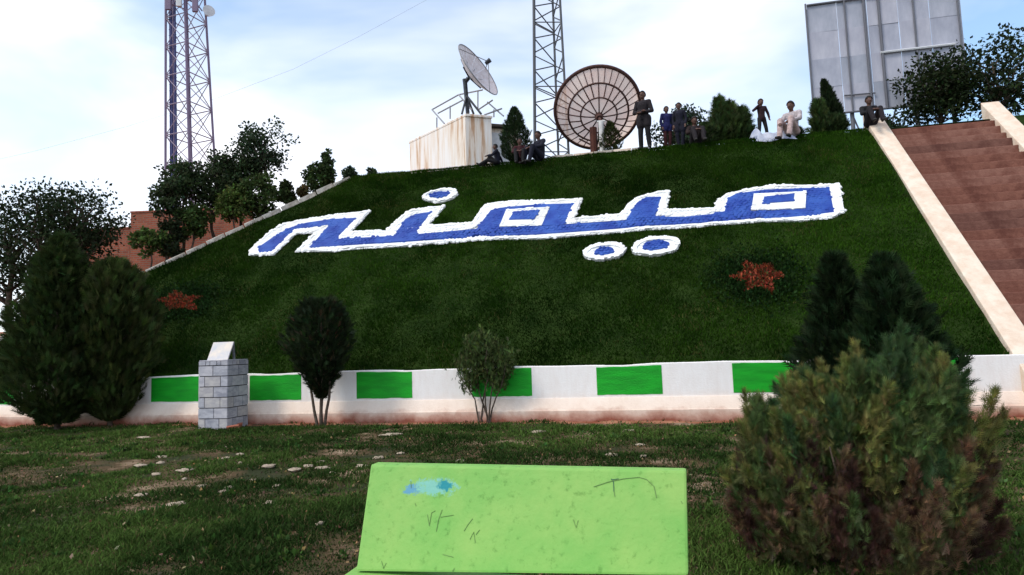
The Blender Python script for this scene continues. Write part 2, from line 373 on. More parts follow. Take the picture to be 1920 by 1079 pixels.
tag(link('lawn_weeds', scatter('lawn_weeds', Pp + off_, D, sp_[:, 0] * RNG.uniform(0.4, 0.9, len(Pp)), LEAF_V, LEAF_F, wc_), M_GRASS), 'scattered leafy weed clumps in the foreground lawn', 'weeds', kind='stuff')
# sparse weeds on the earth bank
nW = 30000
sw = RNG.uniform(-14, 10, nW); qw = RNG.uniform(0.1, 7, nW); xw = KX + sw * KD[0] + qw * KN[0]; yw = KY + sw * KD[1] + qw * KN[1]
ok = (fbm(xw * 1.3, yw * 1.3, 91) > 0.47) & (yw > 13.5); xw, yw = xw[ok], yw[ok]; n = len(xw)
V, F, T = blades(np.stack([xw, yw, height(xw, yw) - 0.05], -1), 0.06 + 0.12 * RNG.random(n), 0.02 + 0.01 * RNG.random(n), tints(n, (0.05, 0.065, 0.02), 0.4), 0.5, False)
tag(link('bank_weeds', mesh_np('bank_weeds', V, F, T), M_GRASS), 'sparse green weeds on the red earth bank under the trees', 'weeds', kind='stuff')

# ================================================================== PAINTED WALL
M_WALL = bpy.data.materials.new('white_paint_wall'); M_WALL.use_nodes = True
nt = M_WALL.node_tree; N = nt.nodes; L = nt.links; b = N['Principled BSDF']; b.inputs['Roughness'].default_value = 0.75; b.inputs['Specular IOR Level'].default_value = 0.2
t = N.new('ShaderNodeTexCoord'); sx = N.new('ShaderNodeSeparateXYZ'); L.new(t.outputs['Object'], sx.inputs[0])
n1 = N.new('ShaderNodeTexNoise'); n1.inputs['Scale'].default_value = 2.2; n1.inputs['Detail'].default_value = 8; n1.inputs['Roughness'].default_value = 0.65; L.new(t.outputs['Object'], n1.inputs[0])
# mud splashed up from the soil: its upper edge wanders with the noise
ma = N.new('ShaderNodeMath'); ma.operation = 'MULTIPLY_ADD'; ma.inputs[1].default_value = 0.42; L.new(n1.outputs['Fac'], ma.inputs[0]); L.new(sx.outputs['Z'], ma.inputs[2])
r1 = N.new('ShaderNodeValToRGB'); e = r1.color_ramp.elements; e[0].position = 0.24; e[0].color = (0.20, 0.055, 0.035, 1); e[1].position = 0.80; e[1].color = (0.86, 0.82, 0.80, 1)
x = e.new(0.33); x.color = (0.40, 0.22, 0.17, 1); x = e.new(0.45); x.color = (0.80, 0.68, 0.60, 1)
L.new(ma.outputs[0], r1.inputs[0])
m3 = N.new('ShaderNodeMapping'); m3.inputs['Scale'].default_value = (1.0, 1.0, 0.25); L.new(t.outputs['Object'], m3.inputs[0])
n3 = N.new('ShaderNodeTexNoise'); n3.inputs['Scale'].default_value = 7; n3.inputs['Detail'].default_value = 9; n3.inputs['Roughness'].default_value = 0.7; L.new(m3.outputs[0], n3.inputs[0])
r3 = N.new('ShaderNodeValToRGB'); r3.color_ramp.elements[0].position = 0.3; r3.color_ramp.elements[0].color = (0.93, 0.90, 0.88, 1); r3.color_ramp.elements[1].position = 0.6; r3.color_ramp.elements[1].color = (1, 1, 1, 1); L.new(n3.outputs['Fac'], r3.inputs[0])
mu = N.new('ShaderNodeMixRGB'); mu.blend_type = 'MULTIPLY'; mu.inputs[0].default_value = 1; L.new(r1.outputs[0], mu.inputs[1]); L.new(r3.outputs[0], mu.inputs[2]); L.new(mu.outputs[0], b.inputs['Base Color'])
n2 = N.new('ShaderNodeTexNoise'); n2.inputs['Scale'].default_value = 30; n2.inputs['Detail'].default_value = 6; L.new(t.outputs['Object'], n2.inputs[0])
bp = N.new('ShaderNodeBump'); bp.inputs['Strength'].default_value = 0.25; bp.inputs['Distance'].default_value = 0.02; L.new(n2.outputs['Fac'], bp.inputs['Height']); L.new(bp.outputs[0], b.inputs['Normal'])
M_GREEN = mat('green_paint', (0.004, 0.27, 0.012), 0.55, (0.006, 0.37, 0.016), 2.2, 0.3, 24, stretch=(0.7, 1, 4), detail=9)
WX0, WX1 = -24.0, 6.75
wall = empty('retaining_wall', ((WX0 + WX1) / 2, WALL_Y, 0), 'long low white wall with bright green painted panels at the foot of the hill', 'wall')
cx = (WX0 + WX1) / 2
def wx(x): return x - cx
# body with a slightly wavering top edge, built in bays
seg = np.arange(WX0, WX1 + 0.01, 0.65)
mb = MB(); vv = []
prof = []
for i, x in enumerate(seg):
    dz = 0.012 * math.sin(x * 1.7) + 0.008 * math.sin(x * 4.1 + 1); dy = 0.008 * math.sin(x * 0.9)
    prof.append([(wx(x), dy, 0.44), (wx(x), dy, WALL_TOP - 0.012 + dz), (wx(x), dy + 0.012, WALL_TOP + dz), (wx(x), 0.30, WALL_TOP + dz), (wx(x), 0.30, 0.44)])
V = [p for pr in prof for p in pr]; F = []
for i in range(len(prof) - 1):
    for k in range(4): F.append((i * 5 + k, (i + 1) * 5 + k, (i + 1) * 5 + k + 1, i * 5 + k + 1))
F += [(0, 1, 2, 3, 4), tuple(reversed([(len(prof) - 1) * 5 + k for k in range(5)]))]
MB().add(V, F).build('wall_body', M_WALL, wall)
V = []; F = []
for x in seg:
    w = 0.012 * math.sin(x * 2.3); V += [(wx(x), 0.02, 0.455), (wx(x), -0.03, 0.450), (wx(x), -0.16 + w, 0.235 + w * 0.5), (wx(x), -0.19 + w, 0.215), (wx(x), -0.20 + w, -0.15), (wx(x), 0.02, -0.15)]
for i in range(len(seg) - 1):
    for k in range(5): F.append((i * 6 + k, i * 6 + k + 1, (i + 1) * 6 + k + 1, (i + 1) * 6 + k))
F += [(0, 5, 4, 3, 2, 1), tuple((len(seg) - 1) * 6 + k for k in range(6))]
M_PLINTH = M_WALL.copy(); M_PLINTH.name = 'beige_plinth'
for nd in M_PLINTH.node_tree.nodes:
    if nd.type == 'VALTORGB' and len(nd.color_ramp.elements) == 4:
        cr_ = nd.color_ramp.elements; cr_[0].color = (0.26, 0.085, 0.055, 1); cr_[1].color = (0.50, 0.30, 0.23, 1); cr_[2].color = (0.76, 0.61, 0.51, 1); cr_[3].color = (0.80, 0.69, 0.61, 1)
        cr_[0].position = 0.22; cr_[1].position = 0.34; cr_[2].position = 0.47
MB().add(V, F).build('plinth', M_PLINTH, wall)
X0B = -8.938
for i in range(-11, 12, 2):
    j = i + 1
    xa = X0B + 1.3 * j + 0.012; xb_ = xa + 1.3 - 0.024
    if xa < WX0 or xb_ > WX1: continue
    # hand painted panel: edges not quite straight
    n = 14; V = []; F = []
    for k in range(n):
        f = k / (n - 1); x = xa + (xb_ - xa) * f; y = 0.008 * math.sin(x * 0.9) - 0.004
        V += [(wx(x), y - 0.003, 0.505 + random.uniform(-.006, .006)), (wx(x), y - 0.003, WALL_TOP - 0.035 + 0.012 * math.sin(x * 1.7) + random.uniform(-.005, .004))]
    for k in range(n - 1): F.append((2 * k, 2 * k + 2, 2 * k + 3, 2 * k + 1))
    m0 = len(V); V += [(v[0], v[1] + 0.02, v[2]) for v in V]
    F += [(m0 - 2, m0 - 2 + m0, m0 - 1 + m0, m0 - 1), (0, 1, 1 + m0, m0)]
    for k in range(n - 1): F += [(2 * k, 2 * k + m0, 2 * k + 2 + m0, 2 * k + 2), (2 * k + 1, 2 * k + 3, 2 * k + 3 + m0, 2 * k + 1 + m0)]
    MB().add(V, F).build('green_panel', M_GREEN, wall)

# ================================================================== KERBS AND STAIRS
M_KERB = mat('kerb_stone', (0.60, 0.55, 0.48), 0.85, (0.34, 0.29, 0.24), 5, 0.4, 30)
kerb = bpy.data.objects.new('slope_kerb', None); COL.objects.link(kerb); kerb.location = (KX, KY, float(height(KX, KY - 0.01)))
tag(kerb, 'narrow pale stone kerb along the left edge of the grass slope', 'kerb')
sdir = Vector((KD[0], KD[1], KD[1] * SLOPE)).normalized(); sup = Vector((0, 0, 1)); sside = Vector((KN[0], KN[1], 0))
L3 = 1 / math.sqrt(1 + (KD[1] * SLOPE) ** 2)
kme = []
for v in range(4):
    mb = MB(); a_ = [(-0.30, -0.07), (0.30, -0.07), (0.30, 0.08), (-0.30, 0.08)]
    mb.box((0, 0, 0), (0.60 + random.uniform(-.03, .02), 0.10, 0.16)); me = mb.mesh('kerb_stone')
    bm = bmesh.new(); bm.from_mesh(me); bmesh.ops.bevel(bm, geom=list(bm.edges), offset=0.018, segments=1, affect='EDGES')
    for q in bm.verts: q.co += Vector((random.uniform(-.008, .008), random.uniform(-.01, .01), random.uniform(-.012, .012)))
    bm.to_mesh(me); bm.free(); me.materials.append(M_KERB); kme.append(me)
rotk = Matrix((sdir, sside, sdir.cross(sside))).transposed()
s = -5.2
while s < 6.0:
    o = bpy.data.objects.new('kerb_stone', random.choice(kme)); COL.objects.link(o); o.parent = kerb
    yk = KY + KD[1] * s
    o.location = Vector((KD[0] * s, KD[1] * s, BASE_Z + (yk - BASE_Y) * SLOPE - kerb.location.z - 0.005 + random.uniform(-.015, .015)))
    o.rotation_euler = (rotk @ Matrix.Rotation(R(random.uniform(-2, 2)), 3, 'Z')).to_euler(); s += 0.62 * L3
# right edge: cream ramp coping, brick steps beyond
M_CREAM = mat('cream_plaster', (0.66, 0.50, 0.38), 0.8, (0.74, 0.62, 0.50), 4, 0.3, 25)
M_BRICK = bpy.data.materials.new('red_brick'); M_BRICK.use_nodes = True
nt = M_BRICK.node_tree; N = nt.nodes; L = nt.links; b = N['Principled BSDF']; b.inputs['Roughness'].default_value = 0.9
t = N.new('ShaderNodeTexCoord'); mpn = N.new('ShaderNodeMapping'); mpn.inputs['Rotation'].default_value = (R(90), 0, 0); L.new(t.outputs['Object'], mpn.inputs[0])
bt = N.new('ShaderNodeTexBrick'); bt.inputs['Scale'].default_value = 1.0; bt.inputs['Brick Width'].default_value = 0.24; bt.inputs['Row Height'].default_value = 0.08; bt.inputs['Mortar Size'].default_value = 0.01
bt.inputs['Color1'].default_value = (0.28, 0.058, 0.026, 1); bt.inputs['Color2'].default_value = (0.38, 0.10, 0.045, 1); bt.inputs['Mortar'].default_value = (0.22, 0.15, 0.11, 1); L.new(mpn.outputs[0], bt.inputs[0])
n1 = N.new('ShaderNodeTexNoise'); n1.inputs['Scale'].default_value = 1.3; n1.inputs['Detail'].default_value = 6; L.new(t.outputs['Object'], n1.inputs[0])
mu = N.new('ShaderNodeMixRGB'); mu.blend_type = 'MULTIPLY'; mu.inputs[0].default_value = 0.7; L.new(bt.outputs[0], mu.inputs[1]); L.new(n1.outputs['Fac'], mu.inputs[2])
gm = N.new('ShaderNodeVectorMath'); gm.operation = 'SCALE'; gm.inputs['Scale'].default_value = 1.25; L.new(mu.outputs[0], gm.inputs[0]); L.new(gm.outputs[0], b.inputs['Base Color'])
bp = N.new('ShaderNodeBump'); bp.inputs['Strength'].default_value = 0.6; bp.inputs['Distance'].default_value = 0.015; bp.invert = True; L.new(bt.outputs['Fac'], bp.inputs['Height']); L.new(bp.outputs[0], b.inputs['Normal'])
M_TREAD = mat('red_tread', (0.13, 0.042, 0.028), 0.85, (0.22, 0.09, 0.06), 4, 0.3, 30)
st = empty('hill_stairs', (8.05, 12.2, 0), 'red brick stairway with cream sloping side copings right of the grass slope', 'stairs')
def slope_prism(x0, x1, up, y0=12.16, y1=19.9):
    z = lambda y: BASE_Z + (y - BASE_Y) * SLOPE
    V = []
    for x in (x0, x1): V += [(x - 8.05, y0 - 12.2, max(z(y0), 0) - 0.6), (x - 8.05, y0 - 12.2, z(y0) + up), (x - 8.05, y1 - 12.2, z(y1) + up), (x - 8.05, y1 - 12.2, z(y0) - 0.6)]
    return V, [(0, 1, 2, 3), (7, 6, 5, 4), (0, 4, 5, 1), (1, 5, 6, 2), (2, 6, 7, 3), (0, 3, 7, 4)]
MB().add(*slope_prism(RIGHT_EDGE, RIGHT_EDGE + 0.46, 0.14)).build('side_coping', M_CREAM, st, bevel=0.02)
MB().add(*slope_prism(9.34, 9.80, 0.14)).build('side_coping', M_CREAM, st, bevel=0.02)
nst = 30
M_STEPS = [mat('step_%d' % i, c1, 0.85, c2, 3, 0.4, 20) for i, (c1, c2) in enumerate([((0.12, 0.040, 0.027), (0.21, 0.085, 0.058)), ((0.15, 0.055, 0.038), (0.24, 0.11, 0.08)), ((0.10, 0.036, 0.026), (0.17, 0.075, 0.055))])]
for k in range(nst):
    y = 12.25 + k * (7.3 / nst); rs_ = MB().box((0, 0, 0), (2.57, 0.42, 0.250)).build('step', random.choice(M_STEPS), st, bevel=0.012)
    rs_.location = (0, y - 12.2 + 0.16, BASE_Z + (y - BASE_Y) * SLOPE - 0.09 + random.uniform(-.012, .012)); rs_.rotation_euler = (R(random.uniform(-1, 1)), R(random.uniform(-.4, .4)), 0)
# slope beyond the stairs
rv, rf = grid(9.78, 40, 13.0, 19.6, 70, 20, lambda X, Y: np.minimum(BASE_Z + (Y - BASE_Y) * SLOPE, CREST_Z) + (fbm(X, Y, 71) - 0.5) * 0.15)
tag(link('far_slope', mesh_np('far_slope', rv, rf, smooth=True), M_TURF), kind='structure')

# ================================================================== STONE LETTERING ON THE SLOPE
SL = math.sqrt(1 + SLOPE ** 2)
def hp(px, py):
    p = on_hill(px, py, 0.05); return (p.x, (p.y - BASE_Y) * SL)
def hframe(x, v, h):
    y = BASE_Y + v / SL; return Vector((x, y, BASE_Z + (y - BASE_Y) * SLOPE)) + HN * h
def inside(P, poly):
    x, y = P[:, 0], P[:, 1]; r = np.zeros(len(P), bool); n = len(poly)
    for i in range(n):
        x1, y1 = poly[i]; x2, y2 = poly[(i + 1) % n]
        c = ((y1 > y) != (y2 > y)) & (x < (x2 - x1) * (y - y1) / (y2 - y1 + 1e-12) + x1); r ^= c
    return r
M_WSTONE = mat('white_painted_stone', (0.80, 0.80, 0.79), 0.7, (0.56, 0.53, 0.50), 1.6, 0.2, 40, lo=0.5, hi=0.8, detail=9)
M_BSTONE = mat('blue_painted_stone', (0.008, 0.038, 0.26), 0.6, (0.026, 0.085, 0.36), 2.0, 0.2, 40)
def pebbles(mb_, pts, size, h0, hh):
    for (x, v) in pts:
        n = 6; a0 = random.uniform(0, 6); s_ = size * random.uniform(0.8, 1.15); t_ = hh * random.uniform(0.6, 1.3); V = []
        for k in range(n):
            a_ = a0 + 2 * math.pi * k / n; rr = s_ * random.uniform(0.45, 0.6); V.append(hframe(x + rr * math.cos(a_), v + rr * math.sin(a_), h0))
        for k in range(n):
            a_ = a0 + 2 * math.pi * k / n; rr = s_ * random.uniform(0.3, 0.4); V.append(hframe(x + rr * math.cos(a_), v + rr * math.sin(a_), h0 + t_ + random.uniform(-.003, .003)))
        mb_.add(V, [(k, (k + 1) % n, n + (k + 1) % n, n + k) for k in range(n)] + [tuple(range(n, 2 * n))])
def edge_bricks(mb_, poly, length, width, h0, h1, out=0.03):
    n = len(poly)
    for i in range(n):
        a_ = Vector(poly[i]); b_ = Vector(poly[(i + 1) % n]); d = b_ - a_; ln = d.length
        if ln < 1e-4: continue
        d /= ln; nn = Vector((d.y, -d.x)); k = max(1, int(ln / width))
        for j in range(k):
            c = a_ + d * ln * (j + 0.5) / k; w = ln / k * 0.492; o_ = out + random.uniform(-.025, .035); hh = h1 + random.uniform(-.008, .010)
            q = [c - d * w + nn * (o_), c + d * w + nn * (o_ + random.uniform(-.012, .012)), c + d * w - nn * length, c - d * w - nn * length]
            mb_.prism([(v.x, v.y) for v in q], h0, hh, hframe)
def ccw(poly):
    A = sum(poly[i][0] * poly[(i + 1) % len(poly)][1] - poly[(i + 1) % len(poly)][0] * poly[i][1] for i in range(len(poly)))
    return poly if A > 0 else poly[::-1]
def grow(poly, d):
    n = len(poly); r_ = []                                  # poly counter-clockwise: offset outwards by d
    for i in range(n):
        a_, b2, c_ = Vector(poly[i - 1]), Vector(poly[i]), Vector(poly[(i + 1) % n]); e1 = (b2 - a_).normalized(); e2 = (c_ - b2).normalized()
        n1 = Vector((e1.y, -e1.x)); n2 = Vector((e2.y, -e2.x)); m_ = (n1 + n2); m_ = m_ / max(m_.length_squared / 2, 0.6); r_.append((b2.x + m_.x * d, b2.y + m_.y * d))
    return r_
def sample(polyin, polyout, step):
    P = np.array(polyin); lo = P.min(0); hi = P.max(0); gx = np.arange(lo[0], hi[0], step); gy = np.arange(lo[1], hi[1], step * 0.87)
    X, Y = np.meshgrid(gx, gy); X = X + (np.arange(len(gy)) % 2)[:, None] * step / 2; Q = np.stack([X.ravel(), Y.ravel()], -1) + RNG.normal(size=(X.size, 2)) * step * 0.1
    k = inside(Q, polyin)
    for p in polyout: k &= ~inside(Q, p)
    return Q[k]
OUT = [(467,465),(470,473),(514,474),(535,454),(556,436),(591,434),(574,451),(556,469),(621,468),(742,459),(893,450),(1007,445),(1133,435),(1267,425),(1417,415),(1507,410),(1560,403),(1582,392),(1573,340),(1533,342),(1450,345),(1400,351),(1360,361),(1345,374),(1340,388),(1250,393),(1251,380),(1256,358),(1233,360),(1193,371),(1177,382),(1165,400),(1077,407),(1093,370),(1000,375),(953,377),(914,383),(902,392),(887,417),(804,420),(836,383),(802,386),(772,392),(754,403),(724,430),(659,432),(697,395),(651,399),(567,408),(531,417),(506,432)]
BLUE = [(487,460),(490,466),(510,465),(531,445),(552,426),(624,418),(605,440),(586,460),(633,457),(742,450),(893,441),(1007,435),(1133,426),(1267,417),(1417,408),(1507,400),(1558,392),(1550,350),(1500,352),(1433,356),(1383,362),(1368,370),(1362,397),(1333,403),(1283,408),(1223,409),(1235,372),(1213,373),(1197,382),(1177,415),(1053,422),(1070,382),(1007,385),(941,391),(923,396),(896,432),(781,439),(778,432),(805,398),(781,402),(763,411),(742,441),(633,448),(633,441),(664,410),(621,412),(567,418),(543,427),(515,443)]
EYES = [([(950,394),(1031,388),(1016,422),(937,427)], [(966,400),(1010,397),(1000,411),(958,413)]), ([(1413,363),(1511,358),(1509,388),(1408,395)], [(1434,371),(1486,365),(1484,376),(1433,381)])]
P = lambda L_: ccw([hp(*p) for p in L_])
o_, b_ = P(OUT), grow(P(BLUE), 0.05); eyes = [(P(w), P(i)) for w, i in EYES]; GRASS_FREE = [o_]
word = empty('stone_word', hframe(sum(p[0] for p in o_) / len(o_), sum(p[1] for p in o_) / len(o_), 0), 'huge blue Arabic script word edged with white painted stones on the slope', 'lettering')
def put(mb_, name, material, parent):
    A_ = np.array([tuple(v) for v in mb_.V]); A_[:, 2] += hill_bump(A_[:, 0], A_[:, 1]); mb_.V = A_.tolist()
    inv = -parent.location; mb_.V = [tuple(Vector(v) + inv) for v in mb_.V]; o = mb_.build(name, material, parent); return o
w = MB().prism(o_, -0.05, 0.045, hframe); edge_bricks(w, o_, 0.10, 0.12, -0.03, 0.065, -0.03)
pebbles(w, sample(o_, [grow(b_, 0.05)], 0.105), 0.135, 0.03, 0.028)
for i, (wp, ip) in enumerate(eyes):
    w.prism(wp, 0.03, 0.078, hframe); edge_bricks(w, wp, 0.08, 0.11, 0.02, 0.088, -0.03); pebbles(w, sample(grow(wp, -0.04), [grow(ip, 0.05)], 0.115), 0.12, 0.072, 0.014)
o = put(w, 'white_stone_border', M_WSTONE, word); o['kind'] = 'stuff'
bl = MB().prism(b_, 0.0, 0.055, hframe); pebbles(bl, sample(b_, [e_[0] for e_ in eyes], 0.11), 0.125, 0.045, 0.018)
for wp, ip in eyes:
    ip = grow(ip, 0.03); bl.prism(ip, 0.05, 0.102, hframe); pebbles(bl, sample(ip, [], 0.11), 0.115, 0.095, 0.014)
o = put(bl, 'blue_stone_fill', M_BSTONE, word); o['kind'] = 'stuff'
def ell(cx_, cy_, rx, ry, tilt, n=36, wob=0.0):
    r_ = []
    for k in range(n):
        a_ = 2 * math.pi * k / n; x = rx * math.cos(a_) * (1 + random.uniform(-wob, wob)); y = ry * math.sin(a_) * (1 + random.uniform(-wob, wob)); r_.append((cx_ + x, cy_ + y - x * tilt))
    return r_
for (c, rx, ry, ic, irx, iry, tl, lab) in [
        ((826, 364.5), 33, 11.5, (825, 363), 19, 5.0, 0.13, 'smooth oval blue dot with white stone rim above the word'),
        ((1133, 467.5), 39, 14, (1133, 466.5), 18, 7, 0.08, 'smaller left one of two spiky white-rimmed blue dots under the word'),
        ((1230, 459), 44, 15.5, (1230, 457.5), 24, 8.5, 0.10, 'larger right one of two spiky white-rimmed blue dots under the word')]:
    wp = P(ell(*c, rx, ry, tl, 40)); ip = P(ell(*ic, irx, iry, tl, 28, 0.05))
    GRASS_FREE.append(wp)
    d = empty('letter_dot', hframe(*hp(*c), 0), lab, 'lettering', 'dots of the stone word')
    w = MB().prism(wp, -0.05, 0.045, hframe); edge_bricks(w, wp, 0.1, 0.13, -0.03, 0.085, -0.02 if c[1] < 400 else 0.02); pebbles(w, sample(wp, [grow(ip, 0.05)], 0.115), 0.135, 0.03, 0.028)
    put(w, 'white_rim', M_WSTONE, d)
    bl = MB().prism(ip, 0.0, 0.06, hframe); pebbles(bl, sample(ip, [], 0.1), 0.11, 0.05, 0.03); put(bl, 'blue_center', M_BSTONE, d)

# turf blades of the slope, none under the stones
nH = 420000
yh = RNG.uniform(BASE_Y - 0.15, CREST_Y + 0.15, nH); xl = KX + (yh - KY) * KD[0] / KD[1] + 0.1; xh = xl + (RIGHT_EDGE - 0.05 - xl) * RNG.random(nH)
zh = np.minimum(BASE_Z + (yh - BASE_Y) * SLOPE, CREST_Z) + np.where((yh > BASE_Y + .1) & (yh < CREST_Y - .1), (fbm(xh * 0.45, yh * 0.45, 21) - 0.5) * 0.16 + (fbm(xh * 2.2, yh * 2.2, 23) - 0.5) * 0.05, 0)
zh = np.where(yh < BASE_Y, BASE_Z, zh)
Qh = np.stack([xh, (yh - BASE_Y) * SL], -1); clear = np.ones(nH, bool)
for pl_ in GRASS_FREE: clear &= ~inside(Qh, pl_)
xh, yh, zh = xh[clear], yh[clear], zh[clear]; nH = len(xh)
tone = 0.6 * fbm(xh * 0.5, yh * 0.9, 61) + 0.4 * fbm(xh * 2.5, yh * 4, 62); k1 = np.clip((tone - 0.36) / 0.26, 0, 1)[:, None]
C = (np.array([0.011, 0.035, 0.003]) * (1 - k1) + np.array([0.028, 0.070, 0.006]) * k1) * (0.6 + 0.8 * RNG.random((nH, 1)))
C = C * (0.66 + 0.72 * np.clip((fbm(xh * 0.22 + 9, yh * 0.5, 66) - 0.3) / 0.4, 0, 1))[:, None]
spotm = np.clip((fbm(xh * 1.1 + 4, yh * 1.6, 68) - 0.60) / 0.10, 0, 1); C = np.where((RNG.random(nH) < 0.012 + 0.16 * spotm)[:, None], np.array([[0.085, 0.085, 0.026]]) * (0.5 + RNG.random((nH, 1))), C)
Hmul = 0.75 + 0.7 * np.clip((fbm(xh * 1.4, yh * 1.9, 69) - 0.35) / 0.3, 0, 1)
V, F, T = blades(np.stack([xh, yh, zh - 0.01], -1), (0.035 + 0.05 * RNG.random(nH)) * Hmul, 0.016 + 0.012 * RNG.random(nH), C, 0.5, False, (0, -0.45, 0.9))
tag(link('hill_grass', mesh_np('hill_grass', V, F, T), M_GRASS), 'smooth dark green turf covering the steep hill slope', 'grass', kind='stuff')

# red star flower beds
def star_bed(cx_, cy_, rpx, rpy, npts, rot, label):
    poly = []
    for k in range(npts * 2):
        a_ = rot + math.pi * k / npts; r_ = random.uniform(0.82, 1.08) if k % 2 == 0 else random.uniform(0.46, 0.62); poly.append((cx_ + rpx * r_ * math.sin(a_), cy_ - rpy * r_ * math.cos(a_)))
    poly = P(poly); pts = []
    A = np.array(poly); lo, hi = A.min(0) - 0.3, A.max(0) + 0.3
    Q = RNG.uniform(lo, hi, (9000, 2)); k = inside(Q, poly); Q1 = Q[k]
    P3 = np.array([hframe(x, v, 0.02 + 0.06 * random.random()) for x, v in Q1]); n = len(P3)
    D = RNG.normal(size=(n, 3)) * 0.6 + np.array([0, -0.5, 0.9])
    t_ = tints(n, (0.25, 0.050, 0.024), 0.45, 0.12); gr = RNG.random(n) < 0.25; t_[gr] = tints(gr.sum(), (0.06, 0.06, 0.02), 0.3)
    P3[:, 2] += hill_bump(P3[:, 0], P3[:, 1]); loc = hframe(*hp(cx_, cy_), 0); e_ = empty('flower_bed', loc, label, 'flower bed', 'star shaped flower beds')
    link('flowers', scatter('flowers', P3 - np.array(loc), D, RNG.uniform(0.04, 0.10, n), LEAF_V, LEAF_F, t_), M_FLOWER, e_)['kind'] = 'stuff'
    # dark clipped herbs round the star
    c = A.mean(0); Q = c + RNG.normal(size=(5000, 2)) * (hi - lo) * 0.24; k = ~inside(Q, poly); Q = Q[k]; n = len(Q)
    P3 = np.array([hframe(x, v, 0.02 + 0.06 * random.random()) for x, v in Q]); P3[:, 2] += hill_bump(P3[:, 0], P3[:, 1]); D = RNG.normal(size=(n, 3)) * 0.6 + np.array([0, -0.5, 0.9])
    link('leaf_border', scatter('leaf_border', P3 - np.array(loc), D, RNG.uniform(0.05, 0.10, n), LEAF_V, LEAF_F, tints(n, (0.014, 0.035, 0.008), 0.3)), M_FOL, e_)['kind'] = 'stuff'
star_bed(1421, 519, 56, 34, 6, math.pi / 6 * 1.0, 'ragged red star of plants on the right of the slope below the letters')
star_bed(338, 567, 50, 22, 5, 1.1, 'ragged red star of plants at the lower left of the slope')

# ================================================================== PLANTS
def limb(mb_, a_, b_, r0, r1, seg=4, wob=0.05, n=7):
    a_, b_ = Vector(a_), Vector(b_); pts = []; ln = (b_ - a_).length
    for k in range(seg + 1):
        f = k / seg; p = a_.lerp(b_, f)
        if 0 < k < seg: p += Vector((random.uniform(-1, 1), random.uniform(-1, 1), 0)) * wob * ln
        pts.append(p)
    mb_.tube(pts, [r0 + (r1 - r0) * k / seg for k in range(seg + 1)], n); return pts
def broadleaf(base, H, cr, label, nclump=40, leaves=60, leaf=0.11, col=(0.030, 0.045, 0.016), crown_lo=0.35, group=None, name='leafy_tree', trunk_r=None, gap=0.2, stems=1, clr=0.34):
    """base: point on the ground; H height; cr crown half widths (x,z) in metres"""
    e_ = empty(name, base, label, 'tree' if H > 1.6 else 'bush', group)
    tr = trunk_r or 0.02 + 0.022 * H; mb_ = MB(); cz = H - cr[1]
    cen = []
    for k in range(nclump):
        while True:
            p = np.array([random.uniform(-1, 1), random.uniform(-1, 1), random.uniform(-1, 1)]); r_ = np.linalg.norm(p)
            if 0.25 < r_ < 1.0 and fbm(p[0] * 2.2 + base[0] * 3, p[2] * 2.2 + p[1], 7) > 0.3 + gap * 0.5: break
        cen.append((p[0] * cr[0], p[1] * cr[0] * 0.9, cz + p[2] * cr[1]))
    for s_ in range(stems):
        off = Vector((random.uniform(-1, 1), random.uniform(-.6, .6), 0)) * (0.0 if stems == 1 else cr[0] * 0.22)
        limb(mb_, (off.x * 0.5, off.y * 0.5, -0.3), (off.x * 2, off.y, cz + cr[1] * 0.35), tr, tr * 0.35, 6, 0.03)
    for c in cen[::3]:
        z0 = max(H * crown_lo * 0.8, c[2] - cr[1] * random.uniform(0.4, 0.9)); z0 = min(z0, cz)
        limb(mb_, (0, 0, z0), c, tr * 0.4, tr * 0.1, 4, 0.07, 5)
    mb_.build('trunk', M_BARK, e_, smooth=True)
    C = np.repeat(np.array(cen), leaves, 0); n = len(C); rr = RNG.normal(size=(n, 3)); rr /= np.linalg.norm(rr, axis=1, keepdims=True)
    rad = min(cr) * clr * RNG.random((n, 1)) ** 0.5; Pp = C + rr * rad * np.array([1.15, 1.0, 0.85])
    D = rr + RNG.normal(size=(n, 3)) * 0.7 + np.array([0, 0, -0.1])
    ct = np.repeat((0.75 + 0.5 * RNG.random((len(cen), 1))), leaves, 0)
    link('crown', scatter('crown', Pp, D, leaf * RNG.uniform(0.6, 1.2, n), LEAF_V, LEAF_F, tints(n, col, 0.25) * ct), M_FOL, e_)
    return e_
